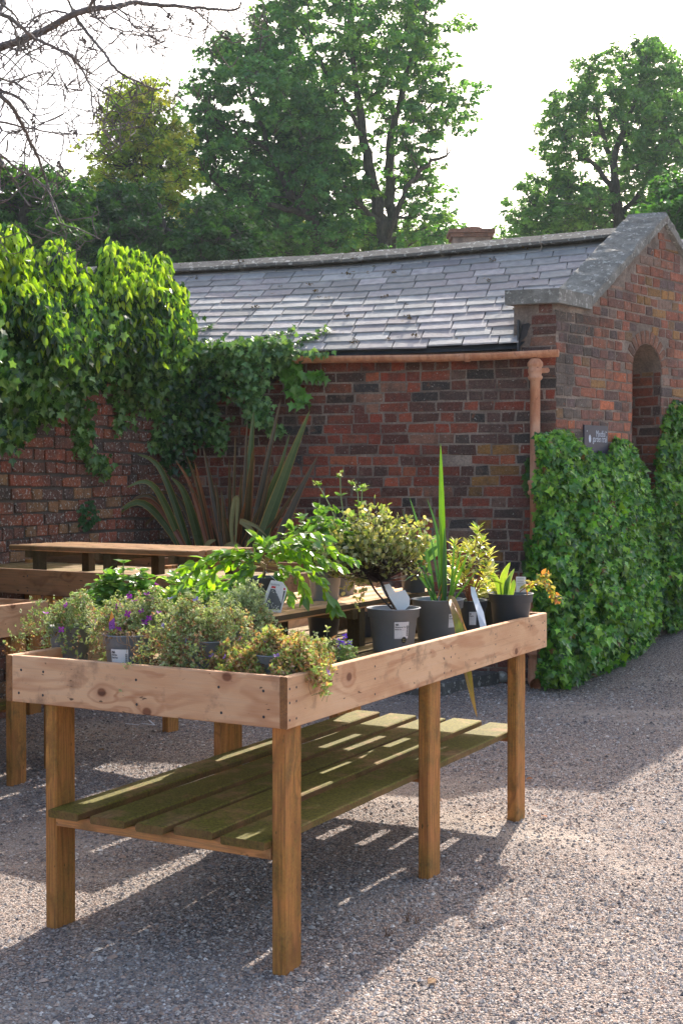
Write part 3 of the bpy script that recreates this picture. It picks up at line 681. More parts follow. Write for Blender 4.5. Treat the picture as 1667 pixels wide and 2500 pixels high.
def far_roof():
    root = empty('slate_building', (6.0, 17.5, 0)); tag(root, 'neighbouring building whose slate roof edge shows past the gable', 'building')
    y = 17; x0 = at(1638, 600, y)[0]; z = at(1650, 583, y+1)[2]
    mb = MB(); prism(mb, [(x0+.1, y), (x0+6, y), (x0+6, y+3), (x0+.1, y+3)], -.2, z-1.2); mb.build('wall', M_MORT, root)
    mb = MB(); 
    for k in range(8):
        h0, h1 = k/8, (k+1.3)/8
        xx = x0
        while xx < x0+6:
            wd = random.uniform(.25, .32); a = A([xx, y-.2+h0*1.4, z-1.25+h0*1.25+.02]); b = A([xx+wd-.006, y-.2+h0*1.4, z-1.25+h0*1.25+.02]); c = A([xx+wd-.006, y-.2+h1*1.4, z-1.25+h1*1.25]); d = A([xx, y-.2+h1*1.4, z-1.25+h1*1.25]); xx += wd
            mb.add([a, b, c, d]+[p-A([0, 0, .012]) for p in (a, b, c, d)], [[0, 1, 2, 3], [7, 6, 5, 4], [0, 4, 5, 1], [1, 5, 6, 2], [3, 7, 4, 0]], 0, A([.2, .19, .19])*random.uniform(.8, 1.25))
    mb.add([(x0, y+1.2, z+.0), (x0+6, y+1.2, z), (x0+6, y+3.2, z-1.3), (x0, y+3.2, z-1.3)], [[0, 1, 2, 3]], 0, (.18, .17, .17))
    mb.build('roof', M_SLATE, root)
far_roof()

# ------------------------------------------------------------------ benches
UA = A([.4754, .8798]); NA = A([.8798, -.4754])
def W3(a, b, z, U=UA, Nn=NA): p = U*a + Nn*b; return A([p[0], p[1], z])
def staging(root, a0, a1, b0, b1, zt, bh, legs, U=UA, Nn=NA, shelf=True, deck_n=9, lt=.045, lw=.10, knot=0, shelfa=None, alg=.0, deckz=None, lit=1.0, red=0.0):
    """a along U (away), b across (larger = right). legs: list of (a,b)"""
    U3, N3, Z = A([*U, 0]), A([*Nn, 0]), A([0, 0, 1.]); bt = .025; w = lambda a, b, z: W3(a, b, z, U, Nn)
    zc = zt-bh/2; wa = lambda g=0, r=0, l=1: (l, g, r)
    for b, nm in ((b1-bt/2, 0), (b0+bt/2, 1)):
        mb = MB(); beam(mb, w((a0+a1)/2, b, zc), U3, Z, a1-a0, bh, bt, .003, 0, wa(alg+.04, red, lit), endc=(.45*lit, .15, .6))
        if nm == 0:
            for a in (a0+.012, a0+.05, a0+.55, (a0+a1)/2, (a0+a1)/2+.06, a0+1.6, a1-.03):
                for dz in (-.05, .0, .04): lathe(mb, w(a, b1+.0005, zc+dz), [(0, .0002), (.004, 0)], 8, 1, axis=N3)
        mb.build('side_board', [M_WOOD, M_INK], root)
    for a in (a0+bt/2, a1-bt/2):
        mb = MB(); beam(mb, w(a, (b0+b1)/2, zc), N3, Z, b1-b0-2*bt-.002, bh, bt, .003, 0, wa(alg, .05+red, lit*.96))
        if a < a0+.1:
            for b in (b0+bt+.03, b0+.16, (b0+b1)/2, b1-bt-.05, b1-bt-.20):
                for dz in (-.045, .03): lathe(mb, w(a0-.0005, b+random.uniform(-.01, .01), zc+dz), [(0, .0002), (.0045, 0)], 8, 1, axis=-U3)
        mb.build('end_board', [M_WOOD, M_INK], root)
    dz = deckz or zt-.0775
    mb = MB(); n = deck_n; wd = (b1-b0-2*bt)/n
    for i in range(n): beam(mb, w((a0+a1)/2, b0+bt+wd*(i+.5), dz-.01), U3, N3, a1-a0-2*bt-.01, wd-.036, .022, .004, 0, wa(.75, 0, .62), side=(.12, .7, 0))  # deck colour lowered to paint in shade, besides its algae
    mb.build('deck', M_WOOD, root)
    for a in (a0+.20, (a0+a1)/2+.15, a1-.12):
        mb = MB(); beam(mb, w(a, (b0+b1)/2, dz-.02-.0225), N3, Z, b1-b0-2*bt-.01, .045, .045, .003, 0, wa(.2, 0, .7))
        mb.build('deck_rail', M_WOOD, root)
    for (a, b) in legs:
        mb = MB(); q = w(a+lw/2, b, 0); zg = float(gz(q[0], q[1])); h = zt-bh+.09
        beam(mb, w(a+lw/2, b, (h+zg-.03)/2), Z, U3, h-zg+.03, lw, lt, .006, 0, wa(.40, .85, .78)); mb.build('leg', M_WOOD, root)
    if shelf:
        bs = [b for a, b in legs]; c0, c1 = shelfa or (min(bs)+lt/2, max(bs)-lt/2)
        mb = MB(); tot = c1-c0; ws = A([.13, .145, .11, .15, .165]); gp = A([.056, .048, .026, .048]); k = tot/(ws.sum()+gp.sum()); x = c0
        for i in range(5):
            wd = ws[i]*k; e = random.uniform(-.015, .02)
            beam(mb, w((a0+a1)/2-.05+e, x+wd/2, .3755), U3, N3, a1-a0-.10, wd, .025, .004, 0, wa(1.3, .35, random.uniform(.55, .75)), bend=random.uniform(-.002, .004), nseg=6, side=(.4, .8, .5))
            x += wd + (gp[i]*k if i < 4 else 0)
        mb.build('shelf', M_WOOD, root)
        for a in sorted({round(a, 3) for a, b in legs}):
            mb = MB(); beam(mb, w(a+.02 if a < a0+.3 else a+.12, (c0+c1)/2, .3445), N3, Z, c1-c0-.004, .035, .04, .003, 0, wa(.2, .6, .95))
            mb.build('shelf_rail', M_WOOD, root)
a0, a1, b0, b1 = 3.141, 5.343, -2.930, -1.872
ra = empty('display_table', (*W3((a0+a1)/2, (b0+b1)/2, 0)[:2], 0)); tag(ra, 'big wooden plant display table in front, crowded with grey pots', 'table', 'wooden staging tables')
staging(ra, a0, a1, b0, b1, .8675, .15, [(a0+.026, b1-.048), (4.17, b1-.048), (5.05, b1-.048), (a0+.026, b0+.158), (4.17, b0+.158), (5.05, b0+.158)])
# table B, left edge of the picture
rb = empty('display_table', (*W3(3.7, -4.7, 0)[:2], 0)); tag(rb, 'wooden plant table cut by the left edge of the picture, empty tray', 'table', 'wooden staging tables')
staging(rb, 2.6, 4.79, -5.26, -4.20, .8675, .15, [(2.63, -4.25), (4.57, -4.25), (2.63, -5.2), (4.57, -5.2)], lit=.9, red=.08, alg=.08)
# table C at the back with slatted riser D
UC, NC = A([.562, .827]), A([.827, -.562]); PC = A([-1.735, 6.53]); aC, bC = UC@PC, NC@PC
rc_ = empty('display_table', (*(PC+NC*.2+UC*.6), 0)); tag(rc_, 'long wooden table at the back before the phormium, carrying a slatted bench', 'table', 'wooden staging tables')
staging(rc_, aC, aC+1.24, bC-1.1, bC+1.5, 1.005, .125, [(aC+.03, bC+.30), (aC+1.08, bC+.14), (aC+.03, bC+1.40), (aC+1.08, bC+1.40), (aC+.03, bC-1.0), (aC+1.08, bC-1.0)], UC, NC, shelf=False, deck_n=8, deckz=.95, alg=.2, lit=.42, red=.4)  # low lit paints the unlit look into these reddish boards
def riser(name, label, a0, a1, b0, b1, zt, zb, U, Nn, along, n, legs):
    r = empty(name, (*W3((a0+a1)/2, (b0+b1)/2, 0, U, Nn)[:2], zb)); tag(r, label, 'bench', 'slatted risers on the tables')
    U3, N3, Z = A([*U, 0]), A([*Nn, 0]), A([0, 0, 1.]); mb = MB()
    if along == 'a':
        wd = (b1-b0)/n
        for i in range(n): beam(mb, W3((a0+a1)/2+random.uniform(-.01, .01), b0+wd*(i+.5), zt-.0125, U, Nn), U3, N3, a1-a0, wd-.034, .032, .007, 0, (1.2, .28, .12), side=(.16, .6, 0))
    else:
        wd = (a1-a0)/n
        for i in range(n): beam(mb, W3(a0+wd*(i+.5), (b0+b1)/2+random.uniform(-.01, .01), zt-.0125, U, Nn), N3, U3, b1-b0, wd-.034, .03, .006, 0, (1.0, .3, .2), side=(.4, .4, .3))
    mb.build('slatted_top', M_WOOD, r)
    for t in (.12, .5, .88):
        mb = MB()
        if along == 'a': beam(mb, W3(a0+(a1-a0)*t, (b0+b1)/2, zt-.045, U, Nn), N3, Z, b1-b0-.02, .038, .04, .003, 0, (.25, .6, 0))
        else: beam(mb, W3((a0+a1)/2, b0+(b1-b0)*t, zt-.045, U, Nn), U3, Z, a1-a0-.02, .038, .04, .003, 0, (.25, .6, 0))
        mb.build('bearer', M_WOOD, r)
    for a, b in legs:
        mb = MB(); h = zt-.026-zb; beam(mb, W3(a, b, zb+h/2, U, Nn), Z, U3, h, .055, .055, .004, 0, (.16, .75, 0)); mb.build('leg', M_WOOD, r)
DK = .79
riser('slatted_bench', 'slatted wooden riser among the pots on the front table', 3.60, 5.10, -2.75, -2.28, .97, DK, UA, NA, 'a', 5, [(a, b) for a in (3.75, 4.45, 5.0) for b in (-2.34, -2.69)])
riser('slatted_bench', 'slatted riser bench on the back table under the brick wall', aC+.30, aC+.78, bC-.30, bC+1.04, 1.105, .95, UC, NC, 'b', 6, [(aC+q, bC+s) for q in (.36, .72) for s in (-.1, .42, .93)])

# ------------------------------------------------------------------ pots and plants
def pot_geo(c, R, H, dark=False, root=None, square=False):
    mb = MB(); rb_ = R*.76; rh = H*.22; c = A(c, float)
    pr = [(0, .002), (rb_*.96, 0), (rb_, .004), (R*.905, H-rh), (R*.975, H-rh+.002), (R, H-.004), (R+.004, H-.003), (R+.004, H), (R-.003, H), (R*.93, H*.85), (R*.7, H*.3), (0, H*.3)]
    if square:
        mb2 = MB(); 
        for s_ in (0,):
            pts = lambda r, z: [(c[0]+r*p*UA[0]+r*q*NA[0], c[1]+r*p*UA[1]+r*q*NA[1], c[2]+z) for p, q in ((-1, -1), (1, -1), (1, 1), (-1, 1))]
            V = pts(rb_*.8, 0)+pts(R*.9, H)+pts(R*.95, H)+pts(R*.95, H-.004)+pts(R*.86, H)+pts(R*.7, H*.4)
            F = [[i, (i+1) % 4, 4+(i+1) % 4, 4+i] for i in range(4)]+[[12+i, 12+(i+1) % 4, 8+(i+1) % 4, 8+i] for i in range(4)]+[[8+i, 8+(i+1) % 4, 16+(i+1) % 4, 16+i] for i in range(4)]+[[16+i, 16+(i+1) % 4, 20+(i+1) % 4, 20+i] for i in range(4)]+[[20, 21, 22, 23], [3, 2, 1, 0]]
            mb.add(V, F)
        return mb.build('pot', M_POTD, root)
    lathe(mb, c, pr, 40)
    o = mb.build('pot', M_POTD if dark else M_POT, root, smooth=True)
    for p in o.data.polygons: p.use_smooth = True
    m2 = MB(); n = 26; r_ = R*.955
    V = [c+A([0, 0, H*.90])]; 
    for k in range(1, 6):
        for t in np.arange(n)*2*math.pi/n: V.append(c+A([r_*k/5*math.cos(t), r_*k/5*math.sin(t), H*.88+rng.uniform(-.004, .006)*(k < 5)]))
    F = [[0, 1+i, 1+(i+1) % n] for i in range(n)]+[[1+(k-1)*n+i, 1+k*n+i, 1+k*n+(i+1) % n, 1+(k-1)*n+(i+1) % n] for k in range(1, 5) for i in range(n)]
    m2.add(V, F)
    q = 60; rad = r_*np.sqrt(rng.uniform(0, .85, q)); th = rng.uniform(0, 6.28, q); P = c+np.stack([rad*np.cos(th), rad*np.sin(th), np.full(q, H*.89)], 1)
    leaves(m2, T_QUAD, P, randdir(q, .1)*A([1, 1, .3]), randdir(q, 1.5), rng.uniform(.010, .02, q), (1, 1, 1)); m2.build('bark_mulch', M_SOIL, root)
    return o
def pot_label(root, c, R, H, ang, w, z0, z1, lines, disc=True, bar=True):
    """paper label wrapped on the pot wall. ang centre angle (0 = towards camera)"""
    c = A(c, float); mb = MB()
    def surf(s, z, e=.0012):
        f = z/(H*.78); r = R*.76 + (R*.905-R*.76)*f + e; t = -math.pi/2 + ang + s/R
        return c + A([r*math.cos(t), r*math.sin(t), z])
    def patch(s0, s1, za, zb, e, mi, n=10):
        V = [surf(s, za, e) for s in np.linspace(s0, s1, n)]+[surf(s, zb, e) for s in np.linspace(s0, s1, n)]; mb.add(V, [[i, i+1, n+i+1, n+i] for i in range(n-1)], mi)
    patch(-w/2, w/2, z0, z1, .0012, 0)
    hh = z1-z0
    def put(txt, size, s, z, sx=1, mi=1, e=.0018, al='LEFT', bold=0):
        V, F = text_geo(txt, size, al, bold); mb.add([surf(s+v[0]*sx, z+v[1], e) for v in V], F, mi)
    for j, (txt, size, zf) in enumerate(lines): put(txt, size*hh, -w*.46, z0+hh*zf, .8, bold=.0002)
    # emblem: oak sprig made of small lobes
    for (dx, dz, r_) in ((0, 0, .045), (.05, .03, .04), (.09, -.01, .05), (.14, .03, .04), (.17, -.03, .035), (.05, -.06, .03)):
        cx, cz = -w*.46+w*(dx+.05), z0+hh*(.84+dz); V = [surf(cx+r_*w*.8*math.cos(t), cz+r_*hh*.9*math.sin(t), .0018) for t in np.linspace(0, 6.28, 7)[:-1]]; mb.add(V, [list(range(6))], 1)
    for k in range(6 if w > .04 else 4):   # small print as broken rules
        x = -w*.46
        while x < w*(.24 if bar else .42): l = rng.uniform(.05, .13)*w; patch(x, min(x+l, w*.3), z0+hh*(.10+.065*k), z0+hh*(.10+.065*k)+hh*.022, .0018, 2, 2); x += l+w*.02
    if bar:
        z = z0+hh*.16
        while z < z0+hh*.78: h_ = rng.choice([.012, .02, .035])*hh; patch(w*.34, w*.46, z, z+h_, .0018, 1, 3); z += h_+hh*.022
    if disc:
        r_ = .0125; cx, cz = w*.18, z0-r_*.45; V = [surf(cx+r_*math.cos(t), cz+r_*math.sin(t), .0021) for t in np.linspace(0, 2*math.pi, 24, endpoint=False)]; mb.add(V, [list(range(24))], 1)
        for txt, z_ in (('Peat', .000), ('Free', -.007)): put(txt, .0075, cx, cz+z_, 1, 3, .0026, 'CENTER')
    mb.build('label', [M_PAPER, M_INK, M_FLAT, M_GOLD], root)
M_GOLD = mat_plain('gold_print', (.45, .40, .12), .5, .4, .1, 20, 0)

def stem_set(mb, base, tips, r0=.002, r1=.0008, col=(.15, .2, .05), mi=0, sag=.0, n=5, jit=.0):
    for b_, t_ in zip(base, tips):
        b_, t_ = A(b_), A(t_); m = (b_+t_)/2 + A([0, 0, .15*np.linalg.norm(t_[:2]-b_[:2])]); k = np.linspace(0, 1, n)[:, None]
        P = b_*(1-k)**2+2*m*k*(1-k)+t_*k*k; P[1:-1] += rng.normal(0, jit, P[1:-1].shape)*(jit > 0)
        tube(mb, P, np.linspace(r0, r1, n), 4, mi, col, cap=False)

def aubrieta(root, ctr, rad, z0, hz, n, drape=.6, cols=None, brown=.35, fl=10, flc=(.35, .05, .42), leafs=.0095, droopz=-.09):
    """cushion of small rosettes spilling over a pot rim"""
    n = int(n*1.35); cols = cols or [(.30, .36, .16), (.36, .40, .24), (.22, .30, .10), (.42, .44, .30)]
    mb = MB(); ms = MB(); ctr = A([ctr[0], ctr[1], 0.0])
    th = rng.uniform(0, 2*math.pi, n); rr = np.sqrt(rng.uniform(0, 1, n))
    lump = 1+.26*np.sin(th*3+ctr[0]*9)+.18*np.sin(th*7+ctr[1]*5)+.15*np.sin(th*11)+rng.normal(0, .07, n)
    x = rr*np.cos(th)*rad[0]*lump*1.08; y = rr*np.sin(th)*rad[1]*lump
    z = z0+1.2*hz*(1-rr**2.4)*rng.uniform(.35, 1.12, n) + np.where(rr > .72, droopz*rng.uniform(0, 1, n)*drape*(rr-.5)*2, 0) + .03*np.sin(x*38+ctr[0]*20)*np.cos(y*33)+rng.exponential(.007, n)
    P = ctr*A([1, 1, 0])+np.stack([x, y, z], 1)
    outd = np.stack([np.cos(th)*rr*.9, np.sin(th)*rr*.9, np.full(n, .85)-rr*.4], 1)+rng.normal(0, .45, (n, 3)); outd /= np.linalg.norm(outd, axis=1, keepdims=True)
    B = P-outd*rng.uniform(.02, .05, (n, 1)); B[:, 2] -= .006
    isb = rng.random(n) < brown*(.25+.7*rr)
    for i in range(0, n, 2): tube(ms, [B[i], (B[i]+P[i])/2+rng.normal(0, .003, 3), P[i]], [.0009, .0008, .0006], 3, 0, (.30, .17, .09) if isb[i] else (.24, .28, .12), cap=False)
    k = 6; PP = np.repeat(P, k, 0); OD = np.repeat(outd, k, 0); PP = PP - OD*rng.uniform(0, .018, (n*k, 1))
    a = rng.normal(0, 1, (n*k, 3)); a -= (a*OD).sum(1, keepdims=True)*OD; a /= np.linalg.norm(a, axis=1, keepdims=True)
    D = a+OD*rng.uniform(.2, 1.0, (n*k, 1)); C = np.clip(pal(cols, n*k, .2)*1.3, 0, .8); ib = np.repeat(isb, k) & (rng.random(n*k) < .8); C[ib] = pal([(.44, .22, .11), (.55, .33, .2), (.6, .42, .3), (.26, .13, .07)], ib.sum(), .2)
    leaves(mb, T_OVATE, PP, D, OD+.3*a, rng.uniform(.7, 1.25, n*k)*leafs, C)
    mb.build('foliage', M_DULL, root); ms.build('stems', M_STEM, root)
    for j in range(fl):
        i = rng.integers(0, n); mf = MB(); c = P[i]+outd[i]*rng.uniform(.008, .025); q = 4; u = unit(np.cross(outd[i], [.3, .5, .2])); v = np.cross(outd[i], u)
        leaves(mf, T_PETAL, np.tile(c, (q, 1)), [math.cos(t)*u+math.sin(t)*v+.25*outd[i] for t in np.arange(q)*math.pi/2], np.tile(outd[i], (q, 1)), rng.uniform(.0095, .013), pal([flc], q, .2))
        tube(mf, [P[i], c], .0008, 3, 0, (.2, .28, .1)); mf.build('flower', M_PETAL, root)

G_POT = 'potted plants on the front table'
def potroot(name, label, c, zb, cat='potted plant'):
    r = empty(name, (c[0], c[1], zb)); tag(r, label, cat, G_POT); return r
# --- front row: aubrietas
def front_row():
    # left
    c = at(172, 1548, 4.42); r = potroot('potted_aubrieta', 'grey green aubrieta spilling over its pot at the left end of the front row', c, DK)
    pot_geo((c[0], c[1], DK), .075, .145, root=r); aubrieta(r, (c[0]+.01, c[1]-.01), (.145, .13), DK+.13, .085, 800, 1.1, fl=7, brown=.3, cols=[(.26, .34, .13), (.32, .38, .2), (.20, .28, .08), (.38, .42, .26)])
    # labelled pot
    c = at(318, 1548, 4.09); r = potroot('potted_aubrieta', 'magenta flowering aubrieta in a labelled grey pot with an orange topped plant tag', c, DK)
    R, H = .086, .155; pot_geo((c[0], c[1], DK), R, H, root=r)
    pot_label(r, (c[0], c[1], DK), R, H, -.30, .068, DK*0+.052, .112, [('Aubrieta', .14, .66), ('Royal Red', .13, .52)])
    cc = (c[0]+.02, c[1]+.10); aubrieta(r, cc, (.15, .11), DK+.15, .085, 1100, .4, fl=46, flc=(.33, .03, .36), brown=.25)
    m = MB()   # dry trailing stems over the rim
    for k in range(26):
        t = rng.uniform(-2.6, -.5); p = A([c[0]+R*.9*math.cos(t), c[1]+R*.9*math.sin(t), DK+H]); d = A([math.cos(t), math.sin(t), 0])
        L_ = rng.uniform(.02, .06); P = smooth_path([p-d*.05, p+d*.012+A([0, 0, .012]), p+d*(.015+L_*.3)+A([rng.normal(0, .012), 0, -L_*.6]), p+d*(.012+L_*.3)+A([rng.normal(0, .02), 0, -L_])], 3)
        tube(m, P, .0009, 3, 0, (.36, .22, .12), cap=False)
    m.build('dry_stems', M_STEM, r)
    m = MB(); 
    for k in range(160):
        t = rng.uniform(-2.8, -.3); q = rng.uniform(.3, 1.02); p = A([c[0]+R*q*math.cos(t), c[1]+R*q*math.sin(t), DK+H+rng.uniform(-.01, .012)])
        leaves(m, T_OVATE, [p]*3, randdir(3, .3), randdir(3, 1), .011, pal([(.36, .22, .12), (.26, .32, .12), (.45, .30, .2), (.15, .09, .05)], 3))
    m.build('dead_leaves', M_DULL, r)
    # plant tag
    p0 = at(275, 1543, 4.06); p1 = at(272, 1492, 4.07); mb = MB(); X = A([1, .1, 0]); w_ = .0095
    P = [p0-X*w_, p0+X*w_, p0*.3+p1*.7+X*w_*.9, p1+X*.001, p0*.55+p1*.45-X*w_, ]; mb.add(P+[q+A([0, .0012, 0]) for q in P], [[0, 1, 2, 4], [9, 7, 6, 5]], 0, (.25, .05, .3)); mb.add([P[4], P[2], P[3]]+[q+A([0, .0012, 0]) for q in (P[4], P[2], P[3])], [[0, 1, 2], [5, 4, 3]], 0, (.75, .28, .03))
    for k in range(26): 
        q = p0+(p1-p0)*rng.uniform(.03, .55)+X*rng.uniform(-w_*.8, w_*.8)-A([0, .0009, 0]); s = .0016; mb.add([q, q+X*s, q+X*s+A([0, 0, s*1.3]), q+A([0, 0, s*1.3])], [[0, 1, 2, 3]], 0, rng.choice([.04, .5])*A([.8, .3, .9]))
    mb.build('plant_tag', M_FLAT, r)
    # middle mound
    c = at(505, 1545, 4.02); r = potroot('potted_aubrieta', 'wide dry brownish aubrieta mound in the middle of the front board', c, DK)
    pot_geo((c[0], c[1], DK), .085, .145, root=r); aubrieta(r, (c[0]-.01, c[1]+.01), (.165, .15), DK+.115, .115, 1700, 1.2, fl=12, flc=(.25, .2, .6), brown=.5, cols=[(.30, .36, .16), (.38, .42, .26), (.26, .34, .12)])
    # back light tuft
    c = at(590, 1500, 4.35); r = potroot('potted_aubrieta', 'pale silvery aubrieta tuft just behind the brownish mound', c, DK)
    pot_geo((c[0], c[1], DK), .075, .14, root=r); aubrieta(r, (c[0], c[1]), (.11, .1), DK+.14, .12, 900, .5, fl=0, brown=.12, cols=[(.36, .42, .25), (.44, .48, .34), (.30, .38, .18)])
    # right corner
    c = at(675, 1580, 3.86); r = potroot('potted_aubrieta', 'orange tinged yellowing aubrieta at the near corner of the table', c, DK)
    pot_geo((c[0], c[1], DK), .07, .12, root=r); aubrieta(r, (c[0]+.01, c[1]+.01), (.15, .125), DK+.085, .06, 1400, 1.0, fl=9, flc=(.3, .15, .5), brown=.42, leafs=.013, droopz=-.06, cols=[(.26, .36, .08), (.38, .42, .2), (.45, .34, .12), (.32, .42, .12), (.55, .30, .14)])
    # square pot with violet flowers
    c = at(785, 1595, 4.12); r = potroot('potted_aubrieta', 'leggy violet flowered plant in a small black square pot', c, DK)
    pot_geo((c[0], c[1], DK), .06, .075, dark=True, root=r, square=True)
    aubrieta(r, (c[0]-.04, c[1]), (.09, .08), DK+.06, .07, 330, .5, fl=3, flc=(.12, .08, .55), brown=.2, leafs=.013)
    aubrieta(r, (c[0]+.065, c[1]+.0), (.05, .05), DK+.035, .055, 150, .5, fl=0, brown=.1, cols=[(.14, .22, .07), (.2, .28, .12)])
    for k in range(7):
        mf = MB(); q = at(838+rng.uniform(-12, 16), 1558+rng.uniform(-14, 22), 4.15); n_ = unit([rng.normal(0, .4), -1, .3]); u = unit(np.cross(n_, [.3, .5, .2])); v = np.cross(n_, u)
        leaves(mf, T_PETAL, np.tile(q, (4, 1)), [math.cos(t)*u+math.sin(t)*v+.2*n_ for t in np.arange(4)*math.pi/2], np.tile(n_, (4, 1)), .010, pal([(.12, .04, .55)], 4, .2)); tube(mf, smooth_path([A([c[0], c[1], DK+.05]), (q+A([c[0], c[1], DK+.09]))/2+A([0, 0, .02]), q], 3), .001, 3, 0, (.25, .3, .15)); mf.build('flower', M_PETAL, r)
front_row()

def leafy(root, ctr, rad, n_st, leaf, tplt, cols, zbase, mat=M_LEAF, per=10, lpair=True, stemc=(.2, .28, .08), up=.9, droop=.25, lw=1, r0=.0022, name='foliage', brownt=0.0, tw=0.0, spread=1.0):
    """upright stems from a pot with leaves spiralling along them; rad = (rx, ry, height)"""
    mb, ms = MB(), MB(); ctr = A(ctr, float)
    for i in range(n_st):
        th = rng.uniform(0, 6.28); q = math.sqrt(rng.uniform(0, 1)); b_ = ctr+A([.35*q*rad[0]*math.cos(th), .35*q*rad[1]*math.sin(th), 0])
        h = rad[2]*(1-.45*q*q)*rng.uniform(.75, 1.08); t_ = A([ctr[0]+q*rad[0]*math.cos(th)*spread, ctr[1]+q*rad[1]*math.sin(th)*spread, ctr[2]+h])
        m = b_*.45+t_*.55+A([0, 0, .05])+rng.normal(0, .008, 3); k = np.linspace(0, 1, 9)[:, None]; P = b_*(1-k)**2+2*m*k*(1-k)+t_*k*k
        tube(ms, P, np.linspace(r0, r0*.4, 9), 4, 0, stemc, cap=False)
        kk = np.sort(rng.uniform(.25, 1, per)); kk[-3:] = (.97, 1, 1); kk = kk[:, None]; PP = b_*(1-kk)**2+2*m*kk*(1-kk)+t_*kk*kk
        an = np.arange(per)*2.4+rng.uniform(0, 6); T_ = unit(t_-m)
        D = np.stack([np.cos(an), np.sin(an), np.full(per, .2)], 1)+T_*kk**3*1.2+rng.normal(0, .2, (per, 3)); D[:, 2] -= droop*rng.uniform(0, 1.5, per)
        Nn = A([0, 0, 1.])+rng.normal(0, .35, (per, 3)); s = leaf*rng.uniform(.6, 1.15, per)*(1-.35*kk[:, 0]**4)
        leaves(mb, tplt, PP, D, Nn, s, pal(cols, per, .18), wscale=lw)
    mb.build(name, mat, root); ms.build('stems', M_STEM, root)
GR = [(.10, .24, .03), (.16, .34, .04), (.07, .18, .03), (.22, .40, .05)]
def rear_left():
    c = at(300, 1470, 4.75); r = potroot('potted_mint', 'upright serrated leaved nettle like plant behind the left aubrietas', c, DK)
    pot_geo((c[0], c[1], DK), .08, .14, root=r); leafy(r, (c[0], c[1], DK+.12), (.18, .12, .19), 34, .05, T_SERR, [(.14, .30, .07), (.20, .38, .10), (.28, .45, .14)], DK, per=16, mat=M_GLOSS)
    for k, (px, py) in enumerate(((302, 1375), (345, 1395), (255, 1410))):
        m, ms = MB(), MB(); t_ = at(px, py, 4.72); b_ = A([c[0], c[1], DK+.12]); P = smooth_path([b_, (b_+t_)/2+A([0, 0, .03]), t_], 5); tube(ms, P, .0022, 5, 0, (.3, .28, .14), cap=False)
        for f, sz in ((1, .045), (.8, .05), (.62, .055)):
            q = P[int(f*(len(P)-1))]; an = np.arange(4)*math.pi/2+f*9; D = np.stack([np.cos(an), np.sin(an), np.full(4, .1 if f < 1 else .5)], 1); leaves(m, T_SERR, np.tile(q, (4, 1)), D, np.tile([0, 0, 1.], (4, 1))+rng.normal(0, .2, (4, 3)), sz*rng.uniform(.8, 1.1, 4), pal([(.11, .23, .05), (.16, .3, .09)], 4))
        m.build('shoot', M_GLOSS, r); ms.build('stems', M_STEM, r)
    c = at(480, 1470, 4.72); r = potroot('potted_strawberry_plant', 'low bright green serrated leafy plant between nettle like plant and tagged shrub', c, DK)
    pot_geo((c[0], c[1], DK), .085, .13, root=r); leafy(r, (c[0], c[1], DK+.11), (.23, .14, .19), 84, .05, T_SERR, [(.24, .42, .07), (.34, .54, .11), (.18, .32, .07), (.42, .55, .24)], DK, per=11, mat=M_GLOSS)
rear_left()
